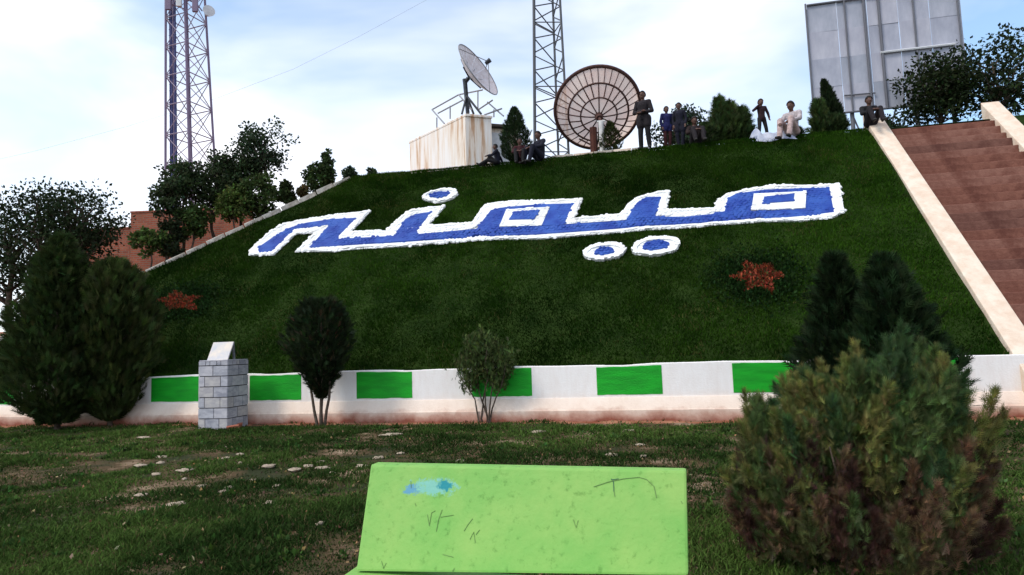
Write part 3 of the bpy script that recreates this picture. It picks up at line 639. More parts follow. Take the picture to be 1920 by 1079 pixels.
def conifer(base, H, rw, label, col=(0.030, 0.050, 0.018), n=3500, spray=0.16, shape='flame', lean=(0, 0), group=None, name='conifer', stem=0.12, cat='tree', brown=0.0, tr=None, up=0.9):
    e_ = empty(name, base, label, cat, group); mb_ = MB(); tr = tr or 0.012 + 0.014 * H
    limb(mb_, (0, 0, -0.25), (lean[0] * 0.9, lean[1] * 0.9, H * 0.9), tr, tr * 0.25, 6, 0.012)
    for k in range(int(14 + H * 6)):
        z = H * random.uniform(stem, 0.8); a_ = random.uniform(0, 6.28); f = z / H; r_ = rw * 0.6 * (1 - f)
        limb(mb_, (lean[0] * f, lean[1] * f, z), (lean[0] * f + math.cos(a_) * r_, lean[1] * f + math.sin(a_) * r_, z + r_ * 1.0), tr * 0.3, tr * 0.1, 3, 0.05, 5)
    mb_.build('trunk', M_BARK, e_, smooth=True)
    f = RNG.random(n); z = stem + (1 - stem) * f
    if shape == 'flame': prof_ = np.minimum(np.clip(f / 0.22, 0.12, 1) ** 0.6, ((1 - f) / 0.78) ** 0.72)
    elif shape == 'cone': prof_ = (1 - f) ** 0.85 * np.clip(f / 0.08, 0.3, 1)
    elif shape == 'drop': prof_ = np.clip(f / 0.55, 0.03, 1) ** 0.85 * np.sqrt(np.clip(1 - ((f - 0.55) / 0.47).clip(0, 1) ** 2, 0, 1))
    elif shape == 'egg': prof_ = np.sqrt(np.clip(1 - (2 * f - 1) ** 2, 0, 1)) * (1.0 - 0.12 * f)
    else: prof_ = np.clip(np.minimum(f / 0.15, (1 - f) / 0.5), 0, 1) ** 0.6
    th = RNG.uniform(0, 2 * np.pi, n); bump_ = 0.50 + 0.85 * fbm(th / 6.283 * 7 + base[0], z * 7 * max(1, H * 0.5), 17)
    r_ = rw * prof_ * bump_ * (RNG.random(n) ** 0.4)
    Pp = np.stack([np.cos(th) * r_ + lean[0] * z, np.sin(th) * r_ + lean[1] * z, z * H], -1)
    D = np.stack([np.cos(th) * 0.75, np.sin(th) * 0.75, np.full(n, up)], -1) + RNG.normal(size=(n, 3)) * 0.35
    t_ = tints(n, col, 0.28) * (0.7 + 0.6 * vnoise(th * 2.2, z * 6, 5))[:, None]
    if brown:
        br = RNG.random(n) < brown; t_[br] = tints(br.sum(), (0.07, 0.045, 0.026), 0.3)
    link('crown', scatter('crown', Pp, D, spray * RNG.uniform(0.6, 1.25, n), SPRAY_V, SPRAY_F, t_), M_FOL, e_)
    return e_

def px_scale(p): return FPX / float(np.dot(np.array([p[0], p[1], p[2] - EYE]), FWD))
# trees on the bank, left
LT = [  # crown centre px, crown radii px, base px, label, colour, clumps, gap
    ((300, 375), (30, 36), (312, 482), 'slender leafy tree with small dark crown at the left end of the brick wall', (0.022, 0.032, 0.014), 30, .25),
    ((283, 455), (32, 26), (283, 497), 'low spreading bush on the red bank at the bottom of the stone kerb', (0.035, 0.055, 0.014), 26, .1),
    ((320, 442), (22, 42), (324, 480), 'dark narrow shrub between two bushes in front of the brick wall', (0.018, 0.024, 0.011), 30, .1),
    ((359, 414), (28, 32), (362, 462), 'round green bush in front of the middle of the brick wall', (0.026, 0.042, 0.012), 30, .15),
    ((338, 345), (42, 40), (345, 474), 'wide airy tree right before the foot of the tall antenna tower', (0.022, 0.034, 0.014), 46, .3),
    ((398, 345), (44, 56), (402, 450), 'broad dark tree in the middle of the left tree group', (0.020, 0.030, 0.013), 60, .25),
    ((450, 330), (36, 50), (452, 430), 'dense dark tree just left of the tallest tree', (0.018, 0.028, 0.012), 52, .2),
    ((500, 275), (52, 48), (492, 412), 'tallest leafy tree of the left group with an airy crown against the sky', (0.022, 0.034, 0.018), 46, .4),
    ((485, 368), (34, 42), (486, 418), 'dense bush under the tallest tree of the left group', (0.026, 0.040, 0.012), 48, .1),
    ((436, 386), (30, 30), (438, 434), 'lighter green bush low among the left trees', (0.045, 0.065, 0.016), 34, .1),
    ((536, 366), (13, 24), (537, 393), 'small upright shrub on the kerb between the tree group and the crest', (0.024, 0.034, 0.012), 22, .05),
    ((571, 364), (11, 14), (571, 378), 'very small reddish bush beside the kerb near the crest', (0.05, 0.04, 0.018), 14, .05),
    ((598, 336), (26, 28), (600, 364), 'bushy tree with a pointed top on the left end of the crest', (0.026, 0.042, 0.014), 40, .15),
    ((614, 318), (14, 38), (612, 360), 'upright spire-like tree at the left end of the crest', (0.024, 0.038, 0.014), 30, .1),
    ((655, 330), (12, 14), (655, 343), 'small dark bush on the crest left of the white house', (0.020, 0.032, 0.016), 16, .05),
    ((697, 326), (6, 10), (697, 336), 'tiny bush on the crest nearest the white house', (0.020, 0.034, 0.014), 9, .05)]
for (cc, cr, bb, lab, colr, ncl, gap) in LT:
    d_ = ray(bb[0], bb[1])                                   # stand it 0.4 to 2 m beyond the kerb on this line of sight
    qv = 0.4 + 0.016 * max(0, 513 - 0.45 * (bb[0] - 275) - bb[1]) + (0.7 if cc[1] < 350 else 0.0)
    if bb[0] > 585:
        b0 = at_y(bb[0], bb[1], 19.8); b0.z = float(height(b0.x, b0.y))
    else:
        tt = (qv + KX * KN[0] + KY * KN[1]) / (d_[0] * KN[0] + d_[1] * KN[1]); b0 = Vector((d_[0] * tt, d_[1] * tt, 0)); b0.z = float(height(b0.x, b0.y))
    sc = px_scale(b0); zt_ = at_y(cc[0], cc[1] - cr[1], b0.y).z; H = zt_ - b0.z
    broadleaf(b0, H, (cr[0] / sc, cr[1] / sc), lab, int(ncl * 1.3), 50, 0.12, tuple(v * 1.7 for v in colr), group='trees and bushes left of the hill', gap=gap, name='leafy_tree' if H > 1.6 else 'leafy_bush', trunk_r=0.012 + 0.016 * H)
# further trees of the same bank, left of the photographed part
for (bx, qv, H, crx, lab) in [(150, 1.2, 4.2, 1.2, 'large dark leafy tree on the bank left of the brick wall'), (80, 1.5, 4.6, 1.5, 'large dark leafy tree on the bank, second from the left edge'), (20, 1.8, 4.6, 1.6, 'dark leafy tree on the bank at the far left edge')]:
    d_ = ray(bx, 480); tt = (qv + KX * KN[0] + KY * KN[1]) / (d_[0] * KN[0] + d_[1] * KN[1]); b0 = Vector((d_[0] * tt, d_[1] * tt, 0)); b0.z = float(height(b0.x, b0.y))
    broadleaf(b0, H, (crx, H * 0.36), lab, 80, 50, 0.12, (0.022, 0.034, 0.014), group='trees and bushes left of the hill', gap=.25)

# conifers in front of the wall
b0 = on_ground(105, 806); conifer(b0, 4.3, 1.45, 'tall dark green conifer in front of the wall at the far left', (0.034, 0.054, 0.016), 11000, 0.24, 'flame', stem=0.03)
b0 = on_ground(207, 800); conifer(b0, 3.75, 0.98, 'olive green conifer left of the tiled pillar in front of the wall', (0.044, 0.062, 0.018), 6200, 0.25, 'egg', stem=0.03, up=1.3)
b0 = on_ground(603, 801)
t1 = conifer(b0, 2.60, 0.72, 'dark drop-shaped conifer on bare stems before a white wall panel', (0.018, 0.029, 0.012), 3600, 0.18, 'drop', stem=0.22, brown=0.04, tr=0.04)
mb_ = MB()
for dx in (-0.1, 0.0, 0.09): limb(mb_, (dx * 0.6, 0, -0.2), (dx * 2.8, random.uniform(-.05, .05), 1.15), 0.036, 0.02, 5, 0.02)
mb_.build('stem', M_BARK, t1, smooth=True)
b0 = on_ground(913, 793)
t2 = empty('young_tree', b0, 'thin young tree with splayed bare stems in front of the wall', 'tree'); mb_ = MB(); tips = []
for (dx, dz) in [(-0.46, 1.15), (-0.26, 1.50), (-0.08, 1.62), (0.10, 1.50), (0.34, 1.35), (0.48, 1.2)]:
    limb(mb_, (-0.02 + dx * 0.06, 0, -0.2), (dx, random.uniform(-.25, .25), dz), 0.022, 0.006, 6, 0.03); tips.append((dx, dz))
mb_.build('trunk', M_BARK, t2, smooth=True)
n = 3600; k = RNG.integers(0, len(tips), n); tp = np.array(tips)[k]; f = RNG.uniform(0.58, 1.12, n)
Pp = np.stack([tp[:, 0] * f + RNG.normal(size=n) * 0.085, RNG.normal(size=n) * 0.20, tp[:, 1] * f + RNG.normal(size=n) * 0.08], -1); ok = Pp[:, 2] > 0.55; Pp = Pp[ok]; n = len(Pp)
link('crown', scatter('crown', Pp, RNG.normal(size=(n, 3)) * 0.5 + np.array([0, 0, 0.9]), 0.11 * RNG.uniform(0.6, 1.2, n), SPRAY_V, SPRAY_F, tints(n, (0.056, 0.080, 0.025), 0.3)), M_FOL, t2)
b0 = on_ground(1590, 812); conifer(b0, 2.75, 0.80, 'tall dark conifer before the wall behind the big shrub', (0.014, 0.026, 0.010), 3800, 0.22, 'flame', stem=0.04)
b0 = on_ground(1688, 822); conifer(b0, 2.62, 0.95, 'broad dark conifer before the wall at the right behind the big shrub', (0.018, 0.035, 0.013), 4800, 0.22, 'flame', stem=0.04)

# the big juniper shrub, right foreground
b0 = on_ground(1606, 1052)
bush = empty('juniper_shrub', b0, 'big feathery green and brown conifer shrub in the right foreground', 'shrub')
mb_ = MB(); tips = []
for k in range(60):
    a_ = random.uniform(0, 6.28); el = random.random(); hz = 0.12 + 0.95 * el; rx = 0.55 * math.sqrt(max(0.04, 1 - ((el - 0.46) / 0.62) ** 2)) * random.uniform(0.5, 1.0)
    if el < 0.35: rx = max(rx, 0.42)
    tip = Vector((math.cos(a_) * rx, math.sin(a_) * rx * 0.9, hz)); limb(mb_, (math.cos(a_) * 0.05, math.sin(a_) * 0.05, -0.1), tip, 0.02, 0.005, 6, 0.04, 6); tips.append(tip)
mb_.build('trunk', M_BARK, bush, smooth=True)
Ps, Ds, Ts, Ss = [], [], [], []
LOBES = [((-0.40, -0.12), 0.98, 0.34, 0.30), ((-0.05, 0.10), 1.22, 0.36, 0.22), ((0.34, 0.00), 1.34, 0.46, 0.30), ((0.02, -0.20), 0.52, 0.56, 0.18)]
for k in range(360):
    lo_ = random.choices(LOBES, [l_[3] for l_ in LOBES])[0]; el = random.random() ** 0.8; a_ = random.uniform(0, 6.28); rr_ = random.uniform(0.45, 1.0) ** 0.5
    prof_ = math.sqrt(max(0.03, 1 - ((el - 0.40) / 0.66) ** 2)); lump = 0.62 + 0.75 * float(fbm(a_ * 1.3 + 5 + lo_[1] * 9, el * 4.5, 303))
    rx = lo_[2] * prof_ * rr_ * lump; c = Vector((lo_[0][0] + math.cos(a_) * rx, lo_[0][1] + math.sin(a_) * rx * 0.95, 0.03 + (lo_[1] - 0.22) * el * (0.8 + 0.2 * lump)))
    outw = Vector((c.x, c.y, 0)); outw = outw.normalized() if outw.length > 0.05 else Vector((0, 0, 1)); ax = (outw * random.uniform(0.1, 0.5) + Vector((random.uniform(-.25, .25), random.uniform(-.25, .25), 0.6 + 0.7 * el))).normalized()
    pl = random.uniform(0.20, 0.36) * (1.35 if random.random() < 0.2 else 1.0); m_ = 190; u_ = RNG.random(m_)
    p_ = np.array(c)[None] + u_[:, None] * pl * np.array(ax)[None] + RNG.normal(size=(m_, 3)) * (0.048 * (1.06 - u_))[:, None]
    d_ = np.array(ax)[None] * 1.0 + RNG.normal(size=(m_, 3)) * 0.42
    dead = c.z * 1.35 + 0.25 * (float(fbm(a_ * 2, el * 5, 404)) - 0.5) < random.uniform(0.20, 1.0)      # many lower plumes are dry and brown
    mixc = random.random()
    if dead: base_c = (0.130, 0.080, 0.046) if mixc < 0.40 else ((0.050, 0.026, 0.020) if mixc < 0.75 else (0.095, 0.105, 0.038))
    else: base_c = (0.070, 0.104, 0.034) if mixc < 0.5 else ((0.135, 0.138, 0.042) if mixc < 0.85 else (0.040, 0.074, 0.028))
    Ps.append(p_); Ds.append(d_); Ts.append(tints(m_, base_c, 0.28)); Ss.append(RNG.uniform(0.035, 0.080, m_))
Ps = np.concatenate(Ps); Ds = np.concatenate(Ds); Ts = np.concatenate(Ts); Ss = np.concatenate(Ss); ok = Ps[:, 2] > 0.02
link('crown', scatter('crown', Ps[ok], Ds[ok], Ss[ok] * 1.25, FINE_V, FINE_F, Ts[ok] * 1.15), M_FOL, bush)

# plants on the crest
def crest(px, Y=19.9): p = at_y(px, 300, Y); p.z = CREST_Z; return p
def conif_px(px, top, bot, wpx, Y, lab, shape, colr, n=2600, spray=0.14, lean=(0, 0), **kw):
    b0 = crest(px, Y); sc = px_scale(b0); return conifer(b0, (bot - top) / sc, wpx / 2 / sc, lab, colr, n, spray, shape, lean, **kw)
conif_px(967, 203, 312, 74, 19.95, 'pointed green conifer on the crest beside the white house', 'flame', (0.026, 0.044, 0.018), 4200, 0.13, stem=0.06)
conif_px(1147, 215, 284, 54, 20.2, 'small green conifer right in front of the large round dish', 'flame', (0.040, 0.050, 0.016), 1400, 0.12)
conif_px(1354, 174, 270, 40, 20.3, 'left one of the pale green conifers between the standing people', 'flame', (0.055, 0.088, 0.028), 1000, 0.24)
conif_px(1374, 184, 270, 46, 20.4, 'middle one of the pale green conifers between the standing people', 'flame', (0.060, 0.092, 0.028), 1000, 0.24)
conif_px(1397, 194, 270, 44, 20.5, 'right one of the pale green conifers between the standing people', 'flame', (0.048, 0.078, 0.026), 1000, 0.24)
conif_px(1328, 222, 268, 44, 20.0, 'low green shrub at the feet of the pale conifers', 'egg', (0.040, 0.064, 0.022), 1500, 0.13, stem=0.02, cat='bush')
conif_px(1584, 127, 246, 30, 20.6, 'narrow dark cypress leaning left before the billboard', 'column', (0.018, 0.030, 0.012), 4200, 0.12, lean=(-0.42, 0), up=1.6)
conif_px(1542, 174, 246, 40, 20.2, 'green bush left of the leaning cypress', 'flame', (0.052, 0.084, 0.025), 800, 0.22, stem=0.03, cat='bush')
conif_px(1566, 204, 246, 60, 20.15, 'low dark green bush at the foot of the leaning cypress', 'egg', (0.036, 0.058, 0.020), 1700, 0.14, stem=0.03, cat='bush')
conif_px(1497, 238, 262, 30, 20.1, 'small dark shrub right behind the seated person in white', 'egg', (0.03, 0.045, 0.02), 700, 0.11, stem=0.02, cat='bush')
b0 = crest(1286, 21.5); sc = px_scale(b0); broadleaf(b0, 100 / sc, (58 / sc, 40 / sc), 'airy leafy tree behind the group of standing people', 80, 50, 0.12, (0.040, 0.060, 0.036), gap=.3, stems=2)
b0 = crest(1668, 22.0); sc = px_scale(b0); broadleaf(b0, 62 / sc, (26 / sc, 24 / sc), 'leafy bush under the billboard beside the stair top', 40, 50, 0.11, (0.026, 0.042, 0.020), gap=.15, name='leafy_bush')
b0 = crest(1770, 22.5); broadleaf(b0, 3.0, (1.2, 1.2), 'dark leafy tree on the crest right of the stairway', 80, 60, 0.13, (0.024, 0.036, 0.014))
b0 = crest(1880, 22.0); broadleaf(b0, 3.3, (1.3, 1.3), 'dark leafy tree on the crest at the far right edge', 80, 60, 0.13, (0.022, 0.034, 0.014))

# ================================================================== BENCH
TL, TR = at_z(695, 871, 0.93), at_z(1287, 883, 0.93)
BLc, BRc = at_z(667, 1072, 0.45), at_z(1290, 1080, 0.45)
_n = (TR - TL).cross(BLc - TL); _d = Vector(ray(1291, 1080)); BRc = Vector((0, 0, EYE)) + _d * ((TL - Vector((0, 0, EYE))).dot(_n) / _d.dot(_n))
borg = (TL + TR) / 2; borg.z = 0
bench = empty('concrete_bench', borg, 'light green painted concrete bench seen from the front in the foreground', 'bench')
xd = (TR - TL); xd.z = 0; xd.normalize(); yd = Vector((-xd.y, xd.x, 0))
M_BENCH = bpy.data.materials.new('bench_paint'); M_BENCH.use_nodes = True
nt = M_BENCH.node_tree; N = nt.nodes; L = nt.links; b = N['Principled BSDF']; b.inputs['Roughness'].default_value = 0.6; b.inputs['Specular IOR Level'].default_value = 0.25
t = N.new('ShaderNodeTexCoord')
n1 = N.new('ShaderNodeTexNoise'); n1.inputs['Scale'].default_value = 3.2; n1.inputs['Detail'].default_value = 8; n1.inputs['Roughness'].default_value = 0.6; L.new(t.outputs['Object'], n1.inputs[0])
r1 = N.new('ShaderNodeValToRGB'); e = r1.color_ramp.elements; e[0].position = 0.36; e[0].color = (0.165, 0.395, 0.080, 1); e[1].position = 0.66; e[1].color = (0.255, 0.44, 0.105, 1); L.new(n1.outputs['Fac'], r1.inputs[0])
n3 = N.new('ShaderNodeTexNoise'); n3.inputs['Scale'].default_value = 26; n3.inputs['Detail'].default_value = 9; n3.inputs['Roughness'].default_value = 0.7; L.new(t.outputs['Object'], n3.inputs[0])
r3 = N.new('ShaderNodeValToRGB'); r3.color_ramp.elements[0].position = 0.32; r3.color_ramp.elements[0].color = (0.38, 0.48, 0.30, 1); r3.color_ramp.elements[1].position = 0.44; r3.color_ramp.elements[1].color = (1, 1, 1, 1); L.new(n3.outputs['Fac'], r3.inputs[0])
mu = N.new('ShaderNodeMixRGB'); mu.blend_type = 'MULTIPLY'; mu.inputs[0].default_value = 0.6; L.new(r1.outputs[0], mu.inputs[1]); L.new(r3.outputs[0], mu.inputs[2])
def face_pt(px, py, off=0.0):
    nrm = (TR - TL).cross(BLc - TL).normalized(); d = Vector(ray(px, py)); o0 = Vector((0, 0, EYE)); tt = (TL - o0).dot(nrm) / d.dot(nrm); p = o0 + d * tt
    toward = -d.normalized(); return p + toward * off - borg
# smeared spray paint, a blotch of its own on the back
def blotch(prev, px, py, rx, ry, colr, thr, seed):
    c = face_pt(px, py); ms_ = N.new('ShaderNodeMapping'); ms_.vector_type = 'POINT'; ms_.inputs['Location'].default_value = (-c.x / rx, 0, -c.z / ry); ms_.inputs['Scale'].default_value = (1 / rx, 0.0, 1 / ry); L.new(t.outputs['Object'], ms_.inputs[0])
    ln = N.new('ShaderNodeVectorMath'); ln.operation = 'LENGTH'; L.new(ms_.outputs[0], ln.inputs[0])
    nn = N.new('ShaderNodeTexNoise'); nn.inputs['Scale'].default_value = 34 + seed; nn.inputs['Detail'].default_value = 7; nn.inputs['Roughness'].default_value = 0.75; L.new(t.outputs['Object'], nn.inputs[0])
    ad = N.new('ShaderNodeMath'); ad.operation = 'MULTIPLY_ADD'; ad.inputs[1].default_value = 2.6; L.new(nn.outputs['Fac'], ad.inputs[0]); L.new(ln.outputs['Value'], ad.inputs[2])
    rr = N.new('ShaderNodeValToRGB'); rr.color_ramp.elements[0].position = thr; rr.color_ramp.elements[0].color = (1, 1, 1, 1); rr.color_ramp.elements[1].position = thr + 0.14; rr.color_ramp.elements[1].color = (0, 0, 0, 1)
    sc_ = N.new('ShaderNodeMath'); sc_.operation = 'MULTIPLY'; sc_.inputs[1].default_value = 0.42; L.new(ad.outputs[0], sc_.inputs[0]); L.new(sc_.outputs[0], rr.inputs[0])
    m_ = N.new('ShaderNodeMixRGB'); m_.inputs[2].default_value = (*colr, 1); L.new(rr.outputs[0], m_.inputs[0]); L.new(prev, m_.inputs[1]); return m_.outputs[0]
cs = blotch(mu.outputs[0], 812, 913, 0.16, 0.05, (0.18, 0.44, 0.36), 0.76, 0)
cs = blotch(cs, 834, 910, 0.055, 0.04, (0.01, 0.22, 0.26), 0.72, 3)
cs = blotch(cs, 772, 918, 0.07, 0.035, (0.10, 0.28, 0.40), 0.72, 5)
L.new(cs, b.inputs['Base Color'])
n2 = N.new('ShaderNodeTexNoise'); n2.inputs['Scale'].default_value = 45; n2.inputs['Detail'].default_value = 6; L.new(t.outputs['Object'], n2.inputs[0])
bp = N.new('ShaderNodeBump'); bp.inputs['Strength'].default_value = 0.25; bp.inputs['Distance'].default_value = 0.01; L.new(n2.outputs['Fac'], bp.inputs['Height']); L.new(bp.outputs[0], b.inputs['Normal'])
q = [TL, TR, BRc, BLc]; V = [p - borg for p in q] + [p - borg + yd * 0.075 for p in q]
backrest = MB().add(V, [(0, 3, 2, 1), (4, 5, 6, 7), (0, 1, 5, 4), (3, 7, 6, 2), (0, 4, 7, 3), (1, 2, 6, 5)]).build('backrest', M_BENCH, bench, bevel=0.012)
sl, sr = BLc - xd * 0.05 - borg, BRc + xd * 0.04 - borg
def flat(v, z): return Vector((v.x, v.y, z))
q = [flat(sl, .445) + yd * 0.12, flat(sr, .445) + yd * 0.12, flat(sr, .435) - yd * 0.40, flat(sl, .435) - yd * 0.40]
V = q + [p - Vector((0, 0, 0.085)) for p in q]
MB().add(V, [(0, 3, 2, 1), (4, 5, 6, 7), (0, 1, 5, 4), (3, 7, 6, 2), (0, 4, 7, 3), (1, 2, 6, 5)]).build('seat', M_BENCH, bench, bevel=0.015)
for f in (0.14, 0.86):
    c = flat(sl.lerp(sr, f), 0.16) - yd * 0.12; MB().box(c, (0.14, 0.40, 0.41), math.atan2(xd.y, xd.x)).build('support', M_BENCH, bench, bevel=0.012)
for f in (0.14, 0.86):
    c = flat(sl.lerp(sr, f), 0.40) + yd * 0.26; MB().box(c, (0.12, 0.10, 0.86), math.atan2(xd.y, xd.x)).build('back_post', M_BENCH, bench, bevel=0.01)
M_INK = mat('scratched_ink', (0.15, 0.26, 0.08), 0.8)
M_INK2 = mat('dark_ink', (0.05, 0.13, 0.08), 0.8)
SCR = [[(1113, 913), (1140, 904), (1168, 898), (1198, 895), (1212, 899), (1226, 912), (1231, 934)], [(1146, 898), (1150, 901), (1151, 922)], [(1151, 922), (1153, 932)], [(1146, 900), (1160, 898)],
       [(801, 965), (805, 986)], [(805, 986), (809, 962), (816, 958)], [(818, 997), (822, 975), (829, 956)], [(826, 970), (850, 966)], [(870, 996), (878, 983), (886, 973)], [(881, 1012), (888, 998), (891, 1018)], [(892, 1003), (899, 994)],
       [(1075, 975), (1080, 990), (1084, 976)], [(715, 1052), (719, 1066), (724, 1056)], [(1277, 940), (1280, 945)], [(778, 944), (780, 949)], [(770, 902), (771, 915)], [(830, 1040), (850, 1045)], [(848, 1072), (852, 1066)]]
for i, ln_ in enumerate(SCR):
    MB().tube([face_pt(px, py, 0.002) for px, py in ln_], 0.0015 if i > 3 else 0.0018, 5).build('scribble', M_INK2 if i in (1, 3) else M_INK, backrest)

# ================================================================== TILED PILLAR WITH SLANTED PLATE
fl = on_ground(371, 806); PW = 0.70
ptop = at_y(369, 678, fl.y).z
pil = empty('tiled_pillar', (fl.x + PW / 2, fl.y + PW / 2, 0), 'square grey marble-tiled pillar with a slanted white plate on top', 'pillar')
M_GROUT = mat('grout', (0.03, 0.029, 0.03), 0.95)
M_TILES = [mat('marble_tile_%d' % i, c1, 0.5, c2, 7, 0.15, 30, stretch=(1, 1, 2)) for i, (c1, c2) in enumerate([((0.29, 0.29, 0.33), (0.44, 0.43, 0.47)), ((0.36, 0.35, 0.39), (0.48, 0.46, 0.49)), ((0.24, 0.24, 0.28), (0.38, 0.37, 0.41)), ((0.46, 0.43, 0.42), (0.34, 0.32, 0.34))])]
MB().box((0, 0, ptop / 2 - 0.1), (PW - 0.03, PW - 0.03, ptop + 0.16)).build('pillar_core', M_GROUT, pil)
rows = 6; rh = (ptop - 0.10) / rows
for r_ in range(rows + 1):
    z0 = r_ * rh if r_ < rows else rows * rh; hgt = rh if r_ < rows else 0.10
    if r_ == 0: z0 -= 0.12; hgt += 0.12
    for face in range(4):
        cuts = [0, 0.5, 1.0] if (r_ % 2) else [0, 0.24, 0.76, 1.0]
        if r_ == rows: cuts = [0, .2, .42, .6, .8, 1.0]
        cuts = [c + (random.uniform(-.05, .05) if 0 < c < 1 else 0) for c in cuts]
        for a0, a1 in zip(cuts[:-1], cuts[1:]):
            wid = (a1 - a0) * PW - 0.016; cxx = ((a0 + a1) / 2 - 0.5) * PW
            mb_ = MB().box((cxx, -PW / 2 + 0.006 + random.uniform(0, .003), z0 + hgt / 2), (wid, 0.02, hgt - 0.018)); Mx = Matrix.Rotation(face * math.pi / 2, 4, 'Z'); mb_.V = [tuple(Mx @ Vector(v)) for v in mb_.V]
            mb_.build('tile', random.choice(M_TILES), pil)
M_PLATE = mat('white_plate', (0.42, 0.42, 0.46), 0.4, (0.60, 0.52, 0.45), 5, 0.1, 20)
ph = 0.42
Mx = Matrix.Translation((-0.04, -0.06, ptop + 0.19)) @ Matrix.Rotation(R(-28), 4, 'X')
mb_ = MB().box((0, 0, 0), (0.50, 0.03, 0.46), mtx=Mx); plate = mb_.build('slanted_plate', M_PLATE, pil, bevel=0.006)
mb_ = MB()
for sx_ in (-0.19, 0.19): mb_.box((0, 0, 0), (0.035, 0.035, 0.40), mtx=Matrix.Translation((-0.04 + sx_, 0.12, ptop + 0.185)) @ Matrix.Rotation(R(6), 4, 'X'))
mb_.build('plate_prop', mat('grey_steel', (0.20, 0.21, 0.23), 0.5, (0.30, 0.30, 0.32), 12, metal=0.5), plate)
M_STEEL = MATS['grey_steel']
mb_ = MB().box((0, 0, 0), (PW - 0.02, PW - 0.02, 0.02), mtx=Matrix.Translation((0, 0, ptop + 0.006))); mb_.build('cap', M_TILES[1], pil)
# broken bricks at its foot
M_BRK = mat('brick_piece', (0.26, 0.07, 0.04), 0.9, (0.36, 0.13, 0.08), 10, 0.4, 40)
for i, (px, py, s_, rz, lab) in enumerate([(437, 806, 1.0, 0.6, 'red brick lying nearest the tiled pillar'), (449, 801, 0.8, 2.1, 'smaller red brick fragment right of the tiled pillar foot')]):
    p = on_ground(px, py); o = MB().box((0, 0, 0.04), (0.24 * s_, 0.12 * s_, 0.09)).build('brick', M_BRK, None, bevel=0.008, loc=p); o.rotation_euler = (R(8), R(-6), rz); tag(o, lab, 'brick', 'loose bricks by the pillar')

# pale stones and dry clods in the lawn
M_PALE = mat('pale_stone', (0.30, 0.22, 0.15), 0.95, (0.52, 0.43, 0.33), 8, 0.5, 30)
STN = [(303,860,22),(301,870,24),(265,876,28),(347,885,34),(346,896,14),(293,889,20),(425,865,18),(450,859,18),(451,874,12),(502,877,30),(555,880,34),(578,874,26),(602,866,20),(605,876,34),(623,888,18),(475,900,14),(430,916,26),(377,912,22),(333,948,40),(267,932,30),(272,822,40),(710,858,24),(680,871,28),(1147,856,44),(1206,860,22),(1265,838,22),(751,849,20),(709,857,26),(862,863,26),(1200,838,20),(735,815,46),(1010,812,40),(1180,808,44),(420,925,24),(505,945,26),(600,990,22),(520,912,20)]
sme = []
for v in range(6):
    me = MB().sphere((0, 0, 0), 1.0, 9, 6).mesh('stone', True); bm = bmesh.new(); bm.from_mesh(me); bmesh.ops.remove_doubles(bm, verts=bm.verts, dist=1e-4)
    for q_ in bm.verts: q_.co *= random.uniform(0.6, 1.2)
    bm.to_mesh(me); bm.free(); me.materials.append(M_PALE); sme.append(me)
for (px, py, wpx) in STN:
    p = on_ground(px, py); w_ = wpx / px_scale(p) / 2; o = link('stone', random.choice(sme), None, None, p + Vector((0, 0, float(ground_z(p.x, p.y)) + 0.010)))
    o.scale = (w_ * random.uniform(0.7, 1.15), w_ * random.uniform(0.4, 1.1), 0.020 + 0.05 * w_); o.rotation_euler = (0, 0, random.uniform(-.5, .5)); tag(o, 'pale flat stone lying in the foreground lawn', 'stone', 'pale stones in the lawn')

# ================================================================== BRICK WALL ON THE BANK
def upright_wall(name, pts, ztop, zdrop, th, material, label, group=None):
    c = pts[0].copy(); c.z = float(height(c.x, c.y)); e_ = empty(name, c, label, 'wall', group)
    for a_, b2 in zip(pts[:-1], pts[1:]):
        d = b2 - a_; d.z = 0; ln = d.length; mid = (a_ + b2) / 2; z0 = min(float(height(a_.x, a_.y)), float(height(b2.x, b2.y))) - zdrop
        o = MB().box((0, 0, 0), (ln, th, ztop - z0)).build('wall_section', material, e_); o.location = Vector((mid.x, mid.y, (z0 + ztop) / 2)) - c; o.rotation_euler = (0, 0, math.atan2(d.y, d.x))
        cp = MB().box((0, 0, 0), (ln + 0.03, th + 0.06, 0.06)).build('coping', M_BRK, e_, bevel=0.01); cp.location = Vector((mid.x, mid.y, ztop + 0.028)) - c; cp.rotation_euler = (0, 0, math.atan2(d.y, d.x))
    return e_
A0, A1 = at_y(250, 401, 20.6), at_y(472, 401, 21.4)
upright_wall('brick_wall', [A0, Vector((A1.x, A1.y, A0.z))], A0.z, 1.0, 0.3, M_BRICK, 'red brick wall behind the trees on the bank left of the slope')
B0, B1 = at_y(120, 440, 20.3), at_y(249, 430, 20.75)
upright_wall('brick_wall', [Vector((B0.x, B0.y, B1.z)), B1], B1.z, 1.0, 0.3, M_BRICK, 'lower red brick wall continuing left past the wall end')

